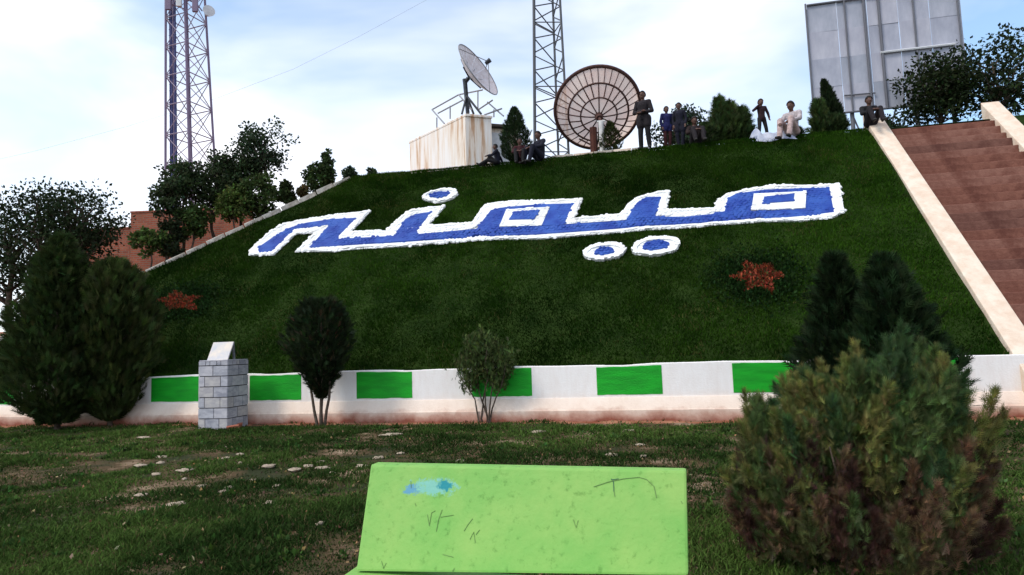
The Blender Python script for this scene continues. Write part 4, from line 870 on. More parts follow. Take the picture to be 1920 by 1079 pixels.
# ================================================================== WHITE HOUSE WITH DISH ON ROOF
M_RUST = bpy.data.materials.new('stained_plaster'); M_RUST.use_nodes = True
nt = M_RUST.node_tree; N = nt.nodes; L = nt.links; b = N['Principled BSDF']; b.inputs['Roughness'].default_value = 0.85; b.inputs['Specular IOR Level'].default_value = 0.15
t = N.new('ShaderNodeTexCoord'); mpn = N.new('ShaderNodeMapping'); mpn.inputs['Scale'].default_value = (3.2, 3.2, 0.22); L.new(t.outputs['Object'], mpn.inputs[0])
n1 = N.new('ShaderNodeTexNoise'); n1.inputs['Scale'].default_value = 1.6; n1.inputs['Detail'].default_value = 6; n1.inputs['Roughness'].default_value = 0.65; L.new(mpn.outputs[0], n1.inputs[0])
r1 = N.new('ShaderNodeValToRGB'); e = r1.color_ramp.elements; e[0].position = 0.36; e[0].color = (0.50, 0.29, 0.17, 1); e[1].position = 0.60; e[1].color = (0.82, 0.77, 0.74, 1); x = e.new(0.46); x.color = (0.76, 0.64, 0.54, 1)
L.new(n1.outputs['Fac'], r1.inputs[0]); L.new(r1.outputs[0], b.inputs['Base Color'])
HY = 22.0
hA = at_y(872, 214, HY); ztop = hA.z
hB = at_z(768, 265, ztop); hC = at_z(921, 218, ztop)
house = empty('service_house', (hA.x, hA.y, CREST_Z), 'small white flat-roofed house with rust streaks carrying a dish', 'house')
hD = hC + (hB - hA)
loc = Vector((hA.x, hA.y, CREST_Z)); hh = ztop - CREST_Z
poly = [(p.x - loc.x, p.y - loc.y) for p in (hA, hC, hD, hB)]
MB().prism(poly, -0.4, hh - 0.10).build('wall', M_RUST, house)
cxm = sum(p[0] for p in poly) / 4; cym = sum(p[1] for p in poly) / 4
roofp = [(cxm + (x - cxm) * 1.03, cym + (y - cym) * 1.03) for x, y in poly]
MB().prism(roofp, hh - 0.10, hh).build('roof', M_RUST, house, bevel=0.02)
# recessed wing with the door
fd = (hC - hA); fd.z = 0; fd.normalize(); bd = (hB - hA); bd.z = 0; bd.normalize()
w0 = hC + bd * 0.35; wing = [w0, w0 + fd * 1.35, w0 + fd * 1.35 + bd * 2.6, w0 + bd * 2.6]
MB().prism([(p.x - loc.x, p.y - loc.y) for p in wing], -0.4, hh - 0.24).build('wing_wall', M_RUST, house)
n_ = Vector((fd.y, -fd.x, 0))
M_DOOR = mat('grey_door', (0.46, 0.46, 0.48), 0.5, (0.56, 0.55, 0.56), 5, 0.1, 20)
def hbox(name, c, dims, material, parent, **kw):
    o = MB().box((0, 0, 0), dims).build(name, material, parent, **kw); o.location = Vector(c) - loc; o.rotation_euler = (0, 0, math.atan2(fd.y, fd.x)); return o
dc = w0 + fd * 0.50 + n_ * 0.03; dr = hbox('door', Vector((dc.x, dc.y, CREST_Z + (hh - 0.6) / 2 + 0.05)), (0.78, 0.05, hh - 0.55), M_DOOR, house)
lt = w0 + fd * 0.66 + n_ * 0.12; hbox('lintel', Vector((lt.x, lt.y, CREST_Z + hh - 0.30)), (1.36, 0.26, 0.09), mat('dark_wood', (0.07, 0.05, 0.04), 0.8), house)
o = MB().box((0.16, -0.05, 0.55), (0.14, 0.05, 0.09)).build('door_latch', M_STEEL, dr)

# roof frame of steel pipes that carries the dish
M_PIPE = mat('pipe_grey', (0.22, 0.22, 0.24), 0.6, (0.32, 0.30, 0.30), 10)
M_DKST = mat('dark_steel', (0.035, 0.04, 0.05), 0.6, (0.06, 0.065, 0.075), 8, metal=0.3)
e0 = at_y(868, 212, HY + 0.6); fr = empty('roof_frame', e0, 'grey steel pipe frame on the roof around the dish stand', 'frame')
def rp_(px, py, Y): return at_y(px, py, Y) - e0
for (p1, y1, p2, y2) in [((810, 206), 24.4, (860, 178), 24.4), ((860, 178), 24.4, (905, 169), 24.0), ((821, 213), 23.2, (868, 188), 22.8), ((810, 206), 24.4, (833, 232), 23.2), ((819, 221), 23.4, (819, 240), 23.4), ((844, 199), 23.0, (844, 223), 23.0),
                         ((896, 170), 24.0, (896, 208), 24.0), ((897, 206), 23.6, (924, 188), 23.6), ((914, 192), 23.2, (944, 218), 22.6), ((908, 216), 22.4, (941, 204), 22.8), ((860, 178), 24.4, (884, 206), 22.6), ((926, 206), 22.8, (926, 220), 22.8)]:
    bar('pipe', rp_(*p1, y1), rp_(*p2, y2), 0.030, M_PIPE, fr)

# dishes ------------------------------------------------------------------
def frame_mtx(nrm, upv=(0, 0, 1)):
    z = Vector(nrm).normalized(); x = Vector(upv).cross(z).normalized(); y = z.cross(x); return Matrix((x, y, z)).transposed()
DY = HY + 0.7
dcen = at_y(897, 131, DY); sc = px_scale(dcen); DR = 55.5 / sc
nrm = Vector(RIGHT * 0.84 * 0.92 + UP * 0.54 * 0.92 - FWD * 0.38)
small = empty('satellite_dish', dcen, 'white satellite dish tilted to the right on a dark pole on the roof', 'satellite dish')
M_DISH = mat('dish_white', (0.70, 0.64, 0.66), 0.5, (0.60, 0.52, 0.52), 6, transl=0.12)
RM = frame_mtx(nrm); Fd = DR * 0.76; zc = DR * DR / (4 * Fd)
def para(r): return r * r / (4 * Fd) - zc
panel_m = []
for k in range(12):
    V = []; F = []; na, nr = 4, 6
    for j in range(nr + 1):
        for i in range(na + 1):
            a_ = 2 * math.pi * (k + (i / na) * 0.985) / 12; r_ = DR * (0.04 + 0.96 * j / nr); V.append(RM @ Vector((r_ * math.cos(a_), r_ * math.sin(a_), para(r_))))
    for j in range(nr):
        for i in range(na): q_ = j * (na + 1) + i; F.append((q_, q_ + 1, q_ + na + 2, q_ + na + 1))
    MB().add(V, F).build('dish_panel', M_DISH, small, smooth=True)
ringp = [RM @ Vector((DR * math.cos(2 * math.pi * k / 40), DR * math.sin(2 * math.pi * k / 40), 0)) for k in range(41)]
MB().tube(ringp, 0.022, 6).build('rim', M_PIPE, small)
feed = RM @ Vector((0, 0, Fd - zc)); horn = MB().tube([feed - nrm.normalized() * 0.12, feed + nrm.normalized() * 0.10], [0.07, 0.09], 10).build('feed_horn', M_DKST, small)
for k in range(3):
    a_ = 2 * math.pi * k / 3 + 0.5; bar('feed_strut', RM @ Vector((DR * 0.97 * math.cos(a_), DR * 0.97 * math.sin(a_), 0)), feed, 0.016, M_PIPE, horn)
back = RM @ Vector((0, 0, -zc - 0.18)); piv = at_y(872, 155, DY + 0.15) - dcen
for k in range(8):
    a_ = 2 * math.pi * k / 8; bar('rib', RM @ Vector((0.02 * math.cos(a_), 0.02 * math.sin(a_), -zc - 0.10)), RM @ Vector((DR * 0.62 * math.cos(a_), DR * 0.62 * math.sin(a_), para(DR * 0.62) - 0.03)), 0.028, M_DKST, small)
bar('mount_arm', back * 0.9, piv, 0.08, M_DKST, small)
foot = at_y(877, 213, DY + 0.1) - dcen; dpole = MB().tube([piv + Vector((0, 0, 0.12)), piv, foot], [0.10, 0.085, 0.075], 10).build('pole', M_DKST, small)
for (px, yy) in ((866, DY - 0.2), (902, DY - 0.3), (888, DY + 0.8)):
    bar('tripod_leg', at_y(875, 180, DY + 0.1) - dcen, at_y(px, 214, yy) - dcen, 0.045, M_DKST, dpole)
# large round mesh dish, seen from behind
BY = 21.2
bc = at_y(1120, 204, BY); sc = px_scale(bc); BR = 79 / sc

vv0 = (Vector(bc) - Vector((0, 0, EYE))).normalized(); side = vv0.cross(Vector((0, 0, 1))).normalized(); upv = side.cross(vv0)
nrm = vv0 * math.cos(R(21)) + upv * math.sin(R(21)) - side * 0.06
big = empty('mesh_dish', (bc.x, bc.y, CREST_Z), 'large round dish with dark ribs and rings standing on the crest', 'satellite dish')
RMb = frame_mtx(nrm); dep = BR * 0.52; off = Vector((0, 0, bc.z - CREST_Z))
def bp3(r, a_, dz=0.0): return RMb @ Vector((BR * r * math.cos(a_), BR * r * math.sin(a_), dep * (r * r - 1) + dz)) + off
M_MESH = mat('dish_mesh', (0.86, 0.66, 0.54), 0.8, (0.78, 0.52, 0.41), 1.5, transl=0.6)
_N = M_MESH.node_tree.nodes; _L = M_MESH.node_tree.links; _o = _N['Material Output']; _src = _o.inputs[0].links[0].from_socket      # fine perforations let the sky through
_tp = _N.new('ShaderNodeBsdfTransparent'); _ms = _N.new('ShaderNodeMixShader'); _ms.inputs[0].default_value = 0.12; _L.new(_src, _ms.inputs[1]); _L.new(_tp.outputs[0], _ms.inputs[2]); _L.new(_ms.outputs[0], _o.inputs[0])
M_RIB = mat('dish_rib', (0.055, 0.025, 0.022), 0.8, (0.10, 0.045, 0.035), 9)
for (r0, r1, cnt) in [(0.06, 0.42, 12), (0.42, 0.70, 24), (0.70, 0.985, 36)]:
    for k in range(cnt):
        V = []; F = []; na = 3; nr = 3
        for j in range(nr + 1):
            for i in range(na + 1): V.append(bp3(r0 + (r1 - r0) * j / nr, 2 * math.pi * (k + i / na * 0.99) / cnt))
        for j in range(nr):
            for i in range(na): q_ = j * (na + 1) + i; F.append((q_, q_ + 1, q_ + na + 2, q_ + na + 1))
        MB().add(V, F).build('dish_panel', M_MESH, big, smooth=True)
        a_ = 2 * math.pi * k / cnt
        MB().tube([bp3(r0 + (r1 - r0) * j / 4, a_, -0.02) for j in range(5)], 0.016 if r0 > 0.6 else 0.022, 5).build('rib', M_RIB, big)
for (r_, th, nm) in [(1.0, 0.062, 'rim'), (0.70, 0.032, 'ring'), (0.42, 0.026, 'ring')]:
    MB().tube([bp3(r_, 2 * math.pi * k / 60, -0.02) for k in range(61)], th, 8, False).build(nm, M_RIB, big, smooth=True)
MB().tube([bp3(0.0, 0, -0.16), bp3(0.0, 0, 0.06)], [0.11, 0.15], 12).build('hub', M_RIB, big)
M_WPOST = mat('white_post', (0.62, 0.60, 0.58), 0.6, (0.5, 0.47, 0.45), 6)
pt = at_y(1127, 229, BY - 1.0) ; pl_ = pt - big.location; wpost = MB().tube([(pl_.x, pl_.y, -0.2), (pl_.x, pl_.y, pl_.z)], 0.085, 12).build('post', M_WPOST, big)
MB().box((pl_.x, pl_.y, pl_.z + 0.02), (0.26, 0.06, 0.05)).build('post_bracket', M_WPOST, wpost)
bar('mount_arm', (pl_.x, pl_.y, pl_.z), bp3(0.0, 0, -0.10), 0.05, M_RIB, big)
p2 = at_y(1112, 240, BY - 0.7) - big.location; MB().tube([(p2.x, p2.y, -0.2), (p2.x, p2.y, p2.z)], 0.12, 8).build('rusty_leg', mat('rust', (0.045, 0.014, 0.010), 0.9, (0.09, 0.03, 0.02), 8, 0.4, 30), big)
for sx_ in (-1, 1): bar('brace', bp3(0.78, -math.pi / 2 + sx_ * 0.6, -0.04), (pl_.x + sx_ * 0.7, pl_.y + 0.5, 0.0), 0.03, M_RIB, big)
# low pale edging under the dish
k0, k1 = at_y(1034, 290, 19.75), at_y(1192, 277, 19.75)
ed = empty('edging_wall', ((k0.x + k1.x) / 2, 19.75, CREST_Z), 'low cream stone edging on the crest below the large dish', 'kerb')
xx = k0.x; i = 0
while xx < k1.x:
    w_ = random.uniform(0.45, 0.7); MB().box((xx + w_ / 2 - ed.location.x, random.uniform(-.02, .02), 0.04), (w_ - 0.02, 0.18, 0.20 + random.uniform(-.02, .03))).build('edging_stone', random.choice([M_KERB, M_CREAM]), ed, bevel=0.015); xx += w_

# ================================================================== LATTICE TOWERS
M_TWR = mat('tower_steel', (0.07, 0.075, 0.085), 0.6, (0.11, 0.11, 0.12), 5, metal=0.3)
MYt = 21.8
tb = at_y(1034, 285, MYt); tb.z = CREST_Z
mast = empty('lattice_mast', tb, 'dark triangular steel lattice mast rising between the house and the round dish', 'tower')
bl_, br_ = at_y(1003, 285, MYt) - tb, at_y(1066, 285, MYt) - tb; tl_, tr_ = at_y(1001, 0, MYt) - tb, at_y(1050, 0, MYt) - tb
def third(a_, b2): m_ = (a_ + b2) / 2; return Vector((m_.x + 0.10, m_.y + (b2 - a_).length * 0.85, m_.z))
def leg_at(k, f):
    l_, r_ = bl_.lerp(tl_, f), br_.lerp(tr_, f)
    return (l_, r_, third(l_, r_))[k]
FT = 1.7
for k in range(3): bar('leg', leg_at(k, -0.04), leg_at(k, FT), 0.055 if k == 0 else 0.042, M_TWR, mast, 8)
nl = 8
for i in range(nl):
    f0, f1 = FT * i / nl, FT * (i + 1) / nl
    for a_, b2 in ((0, 1), (1, 2), (2, 0)):
        bar('brace', leg_at(a_, f0 + 0.01), leg_at(b2, (f0 + f1) / 2), 0.022, M_TWR, mast); bar('brace', leg_at(b2, (f0 + f1) / 2), leg_at(a_, f1 - 0.01), 0.022, M_TWR, mast)
        if i % 2 == 0: bar('brace', leg_at(a_, f0), leg_at(b2, f0), 0.02, M_TWR, mast)
LYt = 34.0
lb = at_y(360, 395, LYt); zb0 = float(height(lb.x, lb.y)); lt0 = at_y(348, 0, LYt); sc = px_scale(lb)
tw = empty('antenna_tower', (lb.x, lb.y, zb0), 'tall square steel lattice tower with blue cables and antennas at the left', 'tower')
M_T2 = mat('tower_violet', (0.15, 0.12, 0.20), 0.6, (0.22, 0.15, 0.22), 0.5, lo=0.3, hi=0.7)
M_T3 = mat('tower_brace', (0.24, 0.20, 0.28), 0.6, (0.32, 0.24, 0.30), 0.6)
M_CABLE = mat('blue_cable', (0.035, 0.045, 0.17), 0.6, (0.05, 0.05, 0.12), 3)
cb = Vector((0, 0, lb.z - zb0)); ct = lt0 - tw.location; rb_, rt_ = 44 / sc, 34 / sc; al = R(24)
def corner(k, f):
    c = cb.lerp(ct, f); r_ = rb_ + (rt_ - rb_) * f; a_ = al + k * math.pi / 2 + YAW; return c + Vector((r_ * math.cos(a_), r_ * math.sin(a_), 0))
F0, F1 = -(cb.z + 0.5) / (ct.z - cb.z), 1.30
for k in range(4): bar('leg', corner(k, F0), corner(k, F1), 0.075, M_T2, tw, 8)
nl = 10; df = 55 / 395
for i in range(-3, 10):
    f0 = 0.06 + i * df; f1 = f0 + df
    if f0 < F0 or f1 > F1: continue
    for k in range(4):
        k2 = (k + 1) % 4; bar('crossbar', corner(k, f0), corner(k2, f0), 0.036, M_T3, tw); bar('brace', corner(k, f0), corner(k2, f1), 0.028, M_T3, tw); bar('brace', corner(k2, f0), corner(k, f1), 0.028, M_T3, tw)
for j, dx in enumerate((-0.42, -0.28, -0.14, 0.0)):
    a_, b2 = corner(2, F0).lerp(corner(3, F0), 0.35), corner(2, F1).lerp(corner(3, F1), 0.35); bar('cable', a_ + Vector((dx, 0.2, 0)), b2 + Vector((dx * 0.8, 0.2, 0)), 0.07 if j in (1, 3) else 0.05, M_CABLE if j != 2 else M_T2, tw)
for i in range(60):
    f = F0 + (F1 - F0) * (i + .5) / 60; c = corner(2, f).lerp(corner(3, f), 0.35); bar('cable_tray_rung', c + Vector((-0.5, 0.26, 0)), c + Vector((0.06, 0.26, 0)), 0.018, M_T3, tw)
M_ANT = mat('antenna_white', (0.62, 0.62, 0.64), 0.5, (0.5, 0.5, 0.52), 4)
p = at_y(389, 27, LYt - 0.6) - tw.location; MB().tube([p + Vector((0.0, 0, 0)), p + Vector((0.34, -0.3, 0.02))], [0.16, 0.36], 14).build('drum_antenna', M_ANT, tw, smooth=False)
bar('antenna_arm', corner(0, 0.935), p, 0.05, M_T2, tw); bar('antenna_arm', p + Vector((-0.12, 0, 0.2)), p + Vector((-0.12, 0, -0.75)), 0.05, M_T2, tw)
for (px, py, h_) in ((316, 6, 0.9), (336, -6, 1.3), (366, 4, 1.3), (322, -30, 1.6), (352, -34, 1.6)):
    p = at_y(px, py, LYt - 1.2) - tw.location; MB().box((p.x, p.y, p.z), (0.32, 0.16, h_), 0.3).build('panel_antenna', M_ANT if px in (336, 352) else M_T2, tw, bevel=0.03); bar('antenna_arm', p, p + Vector((0.5 if px < 340 else -0.3, 1.0, 0)), 0.04, M_T2, tw)

# ================================================================== BILLBOARD
BYY = 23.0
c0 = at_y(1512, 12, BYY); zt = c0.z; zbm = at_y(1590, 212, BYY).z; xr = at_y(1800, 0, BYY).x
bb = empty('billboard', ((c0.x + xr) / 2, BYY, CREST_Z), 'big unpainted sheet metal billboard on posts at the right of the crest', 'billboard')
M_SHEET = [mat('zinc_sheet_%d' % i, c1, 0.55, c2, 1.5, 0.12, 6, lo=0.3, hi=0.7, stretch=(1.4, 1, 0.6)) for i, (c1, c2) in enumerate([((0.28, 0.29, 0.36), (0.46, 0.46, 0.53)), ((0.33, 0.33, 0.40), (0.50, 0.49, 0.55)), ((0.26, 0.28, 0.34), (0.44, 0.44, 0.51))])]
ncol = 5; nrow = 4; bw = (xr - c0.x) / ncol; bh = (zt - zbm) / nrow
for i in range(ncol):
    for j in range(nrow):
        x0 = c0.x + (i + .5) * bw - bb.location.x; z0 = zbm + (j + .5) * bh - CREST_Z
        o = MB().box((0, 0, 0), (bw - 0.015, 0.012, bh + 0.02)).build('metal_sheet', random.choice(M_SHEET), bb); o.location = (x0, -0.006 * ((i + j) % 2) + random.uniform(-.003, .003), z0); o.rotation_euler = (R(random.uniform(-.5, .5)), 0, R(random.uniform(-.6, .6)))
M_RAIL = mat('rail_steel', (0.10, 0.10, 0.12), 0.6, (0.16, 0.16, 0.18), 6)
for px, r_ in ((1513, 0.03), (1586, 0.028), (1622, 0.04), (1650, 0.045), (1715, 0.03), (1799, 0.03)):
    x0 = at_y(px, 60, BYY).x - bb.location.x; bar('rail', (x0, -0.06, zbm - CREST_Z), (x0, -0.06, zt - CREST_Z + 0.05), r_, M_RAIL, bb)
for zz in (zt, zbm): bar('frame_bar', (c0.x - bb.location.x, -0.05, zz - CREST_Z), (xr - bb.location.x, -0.05, zz - CREST_Z), 0.035, M_RAIL, bb)
p1, p2 = at_y(1582, 181, BYY) - bb.location, at_y(1640, 176, BYY) - bb.location; bar('crossbar', (p1.x, -0.07, p1.z), (p2.x, -0.07, p2.z), 0.025, M_RAIL, bb)
p1, p2 = at_y(1650, 101, BYY) - bb.location, at_y(1790, 97, BYY) - bb.location; bar('crossbar', (p1.x, -0.07, p1.z), (p2.x, -0.07, p1.z), 0.045, M_ANT, bb)
for px in (1531, 1598, 1622, 1650, 1720, 1790):
    x0 = at_y(px, 200, BYY).x - bb.location.x; bar('post', (x0, 0.08, -0.3), (x0, 0.08, zt - CREST_Z - 0.1), 0.07, M_RAIL, bb, 8)
for px in (1598, 1650):
    x0 = at_y(px, 200, BYY).x - bb.location.x; bar('brace', (x0, 0.1, 0.0), (x0 + 0.5, 0.1, zbm - CREST_Z), 0.03, M_RAIL, bb); bar('brace', (x0 + 0.5, 0.1, 0.0), (x0, 0.1, zbm - CREST_Z), 0.03, M_RAIL, bb)

# overhead wire
wp = [at_y(px, py, 42) for px, py in [(900, -52), (800, 0), (675, 68), (550, 130), (400, 187), (240, 237), (60, 285), (-120, 325)]]
wo = empty('overhead_wire', wp[3], 'thin sagging wire crossing the sky left of the dish', 'wire')
MB().tube([p - wp[3] for p in wp], 0.007, 5).build('cable', mat('wire', (0.30, 0.31, 0.34), 0.7), wo)

# ================================================================== PEOPLE
SKIN = mat('skin', (0.105, 0.050, 0.036), 0.6); HAIR = mat('hair', (0.008, 0.006, 0.005), 0.7, (0.016, 0.012, 0.010), 40)
EYEM = mat('eye_dark', (0.01, 0.008, 0.008), 0.4)
def cloth(name, c): return mat('cloth_' + name, c, 0.9, tuple(v * 0.6 for v in c), 14, 0.3, 30)
STAND = dict(pelvis=(0, 0, .95), waist=(0, 0, 1.10), chest=(0, 0, 1.32), neck=(0, .01, 1.50), head=(0, -.015, 1.645),
             shl=(-.18, 0, 1.42), shr=(.18, 0, 1.42), ell=(-.25, .02, 1.15), elr=(.25, .02, 1.15), wrl=(-.22, -.06, .90), wrr=(.22, -.06, .90),
             hpl=(-.09, 0, .93), hpr=(.09, 0, .93), knl=(-.11, -.02, .50), knr=(.11, -.02, .50), anl=(-.13, .03, .09), anr=(.13, .03, .09), tol=(-.16, -.13, .035), tor=(.16, -.13, .035))
SIT = dict(pelvis=(0, 0, .12), waist=(0, .03, .27), chest=(0, .01, .48), neck=(0, -.03, .66), head=(0, -.06, .80),
           shl=(-.18, 0, .59), shr=(.18, 0, .59), ell=(-.26, -.18, .38), elr=(.26, -.18, .38), wrl=(-.08, -.40, .40), wrr=(.08, -.40, .40),
           hpl=(-.09, -.03, .11), hpr=(.09, -.03, .11), knl=(-.14, -.40, .44), knr=(.14, -.40, .44), anl=(-.12, -.56, .05), anr=(.12, -.56, .05), tol=(-.14, -.72, .02), tor=(.14, -.72, .02))
def person(loc, rz, pose, scale, label, top, legs, over=None, skirt=None, head_s=1.0, pitch=0.0, group=None, hair_mat=None, wide=1.0):
    J = {k: Vector(v) for k, v in dict(pose, **(over or {})).items()}
    Bn = []                                     # (a, b, ra, rb, zone)
    def B(a_, b2, ra, rb, z): Bn.append((Vector(a_), Vector(b2), ra, rb, z))
    w = wide
    B(J['pelvis'], J['waist'], .135 * w, .125 * w, 'top'); B(J['waist'], J['chest'], .125 * w, .145 * w, 'top'); B(J['chest'], J['chest'].lerp(J['neck'], .55), .145 * w, .09, 'top')
    B(J['shl'], J['shr'], .075, .075, 'top'); B(J['chest'].lerp(J['neck'], .6), J['neck'].lerp(J['head'], .45), .056, .052, 'skin')
    for s in 'lr':
        B(J['sh' + s], J['el' + s], .070, .058, 'top'); B(J['el' + s], J['wr' + s].lerp(J['el' + s], .12), .058, .046, 'top'); B(J['wr' + s].lerp(J['el' + s], .14), J['wr' + s], .030, .027, 'skin')
        d = (J['wr' + s] - J['el' + s]).normalized(); sd_ = d.cross(Vector((0, 0, 1)));
        sd_ = sd_.normalized() if sd_.length > 0.1 else Vector((1, 0, 0))
        pc = J['wr' + s] + d * .045; B(J['wr' + s], pc + d * .02, .030, .036, 'skin'); curl = Vector((0, 0, -1)) if abs(d.z) < .7 else Vector((0, -1, 0))
        for i, (o_, l_) in enumerate(((-.030, .062), (-.010, .074), (.010, .070), (.029, .055))):
            k1_ = pc + sd_ * o_ + d * (.03 + l_ * .5); B(pc + sd_ * o_ + d * .02, k1_, .011, .0105, 'skin'); B(k1_, k1_ + (d + curl * .8).normalized() * l_ * .5, .0105, .009, 'skin')
        B(J['wr' + s] + sd_ * .02 + d * .01, pc + sd_ * .058 + d * .012, .013, .011, 'skin')
        B(J['hp' + s], J['kn' + s], .098, .076, 'legs'); B(J['kn' + s], J['an' + s].lerp(J['kn' + s], .1), .076, .066, 'legs'); B(J['an' + s], J['to' + s], .046, .036, 'shoe'); B(J['an' + s], J['an' + s] + Vector((0, .04, -.02)), .042, .036, 'shoe')
        if skirt: B(J['hp' + s], J['hp' + s].lerp(J['kn' + s], skirt), .118 * w, .122, 'top')
    hc = J['head']; hs = head_s
    mb_ = MB()
    for (a_, b2, ra, rb, z) in Bn:
        d = b2 - a_
        if d.length > 1e-4: mb_.tube([a_, b2], [ra, rb], 12)
        mb_.sphere(a_, ra, 12, 8); mb_.sphere(b2, rb, 12, 8)
    HRm = Matrix.Rotation(pitch, 3, 'X')
    mb_.sphere(hc, .105 * hs, 16, 12, (.78, .92, 1.12), HRm); mb_.sphere(hc + HRm @ Vector((0, -.03, -.055)) * hs, .066 * hs, 12, 8, (.85, .9, 1.0), HRm)
    mb_.tube([hc + HRm @ Vector((0, -.09, .015)) * hs, hc + HRm @ Vector((0, -.118, -.022)) * hs], [.010 * hs, .016 * hs], 8)
    for sx_ in (-1, 1): mb_.sphere(hc + HRm @ Vector((sx_ * .083, .005, -.005)) * hs, .026 * hs, 8, 6, (.45, .8, 1.2), HRm)
    me = mb_.mesh('person_tmp'); tmp = bpy.data.objects.new('person_tmp', me); COL.objects.link(tmp)
    rm = tmp.modifiers.new('r', 'REMESH'); rm.mode = 'VOXEL'; rm.voxel_size = 0.0125; rm.use_smooth_shade = True
    sm = tmp.modifiers.new('s', 'SMOOTH'); sm.iterations = 3; sm.factor = 0.5
    dg = bpy.context.evaluated_depsgraph_get(); dg.update(); ev = tmp.evaluated_get(dg); body = bpy.data.meshes.new_from_object(ev); bpy.data.objects.remove(tmp); bpy.data.meshes.remove(me)
    mats_ = [SKIN, top, legs, mat('shoe_dark', (0.02, 0.017, 0.015), 0.6), EYEM]; body.materials.clear()
    for m_ in mats_: body.materials.append(m_)
    n = len(body.polygons); cen = np.empty(n * 3); body.polygons.foreach_get('center', cen); cen = cen.reshape(-1, 3)
    best = np.full(n, 9.0); idx = np.zeros(n, np.int32); zi = dict(skin=0, top=1, legs=2, shoe=3)
    for (a_, b2, ra, rb, z) in Bn:
        a3, d3 = np.array(a_), np.array(b2 - a_); tt = np.clip(((cen - a3) @ d3) / max(d3 @ d3, 1e-9), 0, 1); dist = np.linalg.norm(cen - a3 - tt[:, None] * d3, axis=1) - (ra + (rb - ra) * tt)
        k = dist < best; best[k] = dist[k]; idx[k] = zi[z]
    hd = np.linalg.norm((cen - np.array(hc)) / (np.array((.085, .10, .13)) * hs), axis=1) < 1.12; idx[hd] = 0
    loc_h = (cen - np.array(hc)) @ np.array(HRm) / hs
    for sx_ in (-1, 1): idx[(np.abs(loc_h[:, 0] - sx_ * .034) < .013) & (np.abs(loc_h[:, 2] - .012) < .008) & (loc_h[:, 1] < -.05)] = 4
    body.polygons.foreach_set('material_index', idx); body.polygons.foreach_set('use_smooth', np.ones(n, bool)); body.update()
    e_ = empty('person', loc, label, 'person', group, rz); e_.scale = (scale,) * 3
    link('body', body, None, e_)
    # hair: cap over the top, back and sides of the skull
    hb = MB().sphere((0, .006 * hs, .006 * hs), .124 * hs, 22, 14, (.82, .95, 1.08)); hm = hb.mesh('hair', True); bm = bmesh.new(); bm.from_mesh(hm)
    bmesh.ops.delete(bm, geom=[v for v in bm.verts if v.co.z / hs < (-.045 if v.co.y > 0.01 * hs else .02 + max(0, (-v.co.y / hs - .03)) * 0.75)], context='VERTS')
    for v in bm.verts: v.co *= random.uniform(0.985, 1.035)
    bm.to_mesh(hm); bm.free()
    h = link('hair', hm, hair_mat or HAIR, e_, hc); h.rotation_euler = (pitch, 0, 0)
    return e_
def spot(px, Y=19.45, dz=0.0):
    p = at_y(px, 280, Y); p.z = min(CREST_Z, BASE_Z + (Y - BASE_Y) * SLOPE) + dz; return p
def face_cam(p): return math.atan2(-p.x, p.y) * 1.0 * 0 + math.atan2(p.x, p.y) * -1
DK = cloth('charcoal', (0.020, 0.015, 0.018)); NV = cloth('navy', (0.010, 0.010, 0.022)); BK = cloth('black', (0.011, 0.010, 0.012)); BL = cloth('blue', (0.012, 0.014, 0.085)); MR = cloth('maroon', (0.045, 0.009, 0.012))
BR_ = cloth('brown', (0.025, 0.013, 0.012)); WH = cloth('white', (0.50, 0.43, 0.44)); PK = cloth('pink_white', (0.55, 0.40, 0.38)); PL = cloth('plum', (0.030, 0.012, 0.017)); GN = cloth('dark_green', (0.018, 0.026, 0.022)); RD = cloth('dark_red', (0.14, 0.03, 0.025))
down = {k: (v[0], v[1], v[2] - 0.16) for k, v in SIT.items() if k[:2] in ('an', 'to')}
down.update(knl=(-.14, -.42, .36), knr=(.14, -.42, .36), wrl=(-.08, -.42, .34), wrr=(.08, -.42, .34))
# child sitting sideways, legs stretched to the left
ps = spot(931, 19.42); person(ps, R(-78), SIT, 0.74, 'child in dark jacket sitting on the crest with legs stretched out left', NV, BK, dict(knl=(-.10, -.30, .40), anl=(-.10, -.58, .04), tol=(-.10, -.72, .06), knr=(.12, -.40, .20), anr=(.14, -.74, .0), tor=(.14, -.86, .07), ell=(-.22, .16, .36), wrl=(-.24, .26, .12)))
ps = spot(975, 19.40); person(ps, R(8), SIT, 0.86, 'person in dark maroon top sitting in front of the pointed conifer', MR, BK, down, pitch=0.2)
ps = spot(1012, 19.42); person(ps, R(-38), SIT, 1.02, 'person in dark blue clothes sitting right of the pointed conifer', NV, NV, down, pitch=0.1, wide=1.1)
ps = spot(1210, 19.55); person(ps, R(-18), STAND, 1.04, 'tall standing man in dark clothes with folded hands beside the round dish', DK, BK, dict(wrl=(.03, -.20, 1.10), wrr=(-.02, -.22, 1.06), ell=(-.27, -.03, 1.14), elr=(.27, -.03, 1.12)), skirt=0.45, wide=1.18)
ps = spot(1253, 19.75); person(ps, R(20), STAND, 0.76, 'child in a blue top and dark red skirt standing on the crest', BL, MR, dict(anl=(-.07, .03, .09), anr=(.07, .03, .09)), skirt=0.25, head_s=1.08, wide=1.15)
ps = spot(1277, 19.70); person(ps, R(-10), STAND, 0.79, 'child in dark navy clothes standing next to the child in blue', NV, NV, dict(anl=(-.07, .03, .09), anr=(.07, .03, .09)), skirt=0.55, head_s=1.08, wide=1.15)
ps = spot(1304, 19.75); person(ps, R(10), SIT, 1.0, 'person in dark brown clothes sitting under the airy tree', BR_, DK, dict(), pitch=0.15, wide=1.1)
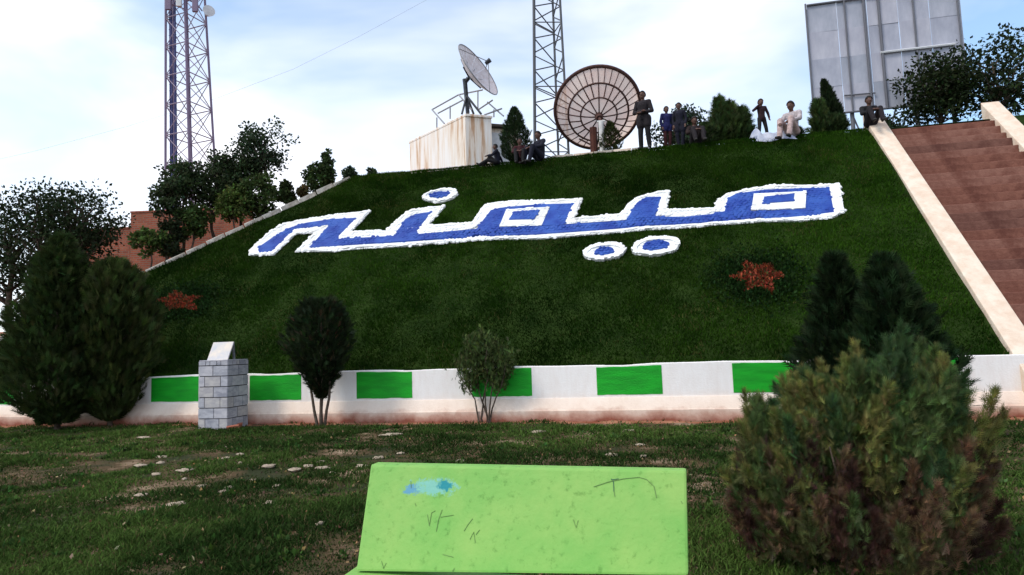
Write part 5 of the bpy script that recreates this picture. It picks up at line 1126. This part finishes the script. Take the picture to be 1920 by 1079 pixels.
ps = spot(1432, 19.62, 0.0); person(ps, R(12), STAND, 0.68, 'child in dark plum clothes standing legs apart with one hand at the face', PL, BK, dict(ell=(-.36, -.05, 1.28), wrl=(-.12, -.17, 1.50), ell2=(0, 0, 0), elr=(.30, .02, 1.16), wrr=(.31, -.06, .92), anl=(-.20, -.06, .09), tol=(-.24, -.20, .035), knl=(-.15, -.08, .50), anr=(.24, .06, .09), tor=(.32, -.06, .035), knr=(.17, .0, .50)), head_s=1.25, wide=1.15)
ps = spot(1490, 19.45); person(ps, R(-35), SIT, 1.12, 'person in white and pink clothes sitting with knees drawn up on the crest', WH, PK, dict(down, wrl=(-.13, -.46, .26), wrr=(.10, -.46, .28)), pitch=0.15)
ps = spot(1635, 19.50); person(ps, R(5), SIT, 0.98, 'person in black shirt sitting at the top of the right coping', BK, DK, dict(), pitch=0.1)
# pale cloth spread on the crest
c0 = spot(1456, 19.40); cl = empty('picnic_cloth', c0, 'crumpled white and pale blue cloth spread on the crest beside the seated person', 'cloth')
nx_, ny_ = 46, 26; V = []; F = []
for j in range(ny_):
    for i in range(nx_):
        u_, v_ = (i / (nx_ - 1) - 0.5), (j / (ny_ - 1) - 0.5); x = u_ * 1.25 * (1 + 0.15 * math.sin(v_ * 5)); y = v_ * 0.36 + 0.12 + 0.03 * math.sin(u_ * 9)
        gz = min(0.0, (y - (CREST_Y - c0.y)) * SLOPE) + (CREST_Z - c0.z); hgt = 0.03 + 0.07 * float(fbm(u_ * 5 + 3, v_ * 5, 201)) + 0.10 * abs(math.sin(u_ * 11 + v_ * 6)) * max(0, 1 - abs(v_) * 2) + (0.16 if u_ < -0.28 else 0.0) * math.exp(-((u_ + 0.42) / 0.08) ** 2)
        ed_ = min(1, (0.5 - max(abs(u_), abs(v_))) * 12); V.append((x, y, gz + 0.02 + hgt * ed_))
for j in range(ny_ - 1):
    for i in range(nx_ - 1): q_ = j * nx_ + i; F.append((q_, q_ + 1, q_ + nx_ + 1, q_ + nx_))
MB().add(V, F).build('cloth_sheet', mat('pale_cloth', (0.52, 0.53, 0.60), 0.9, (0.28, 0.32, 0.46), 3.5, 0.2, 30), cl, smooth=True)
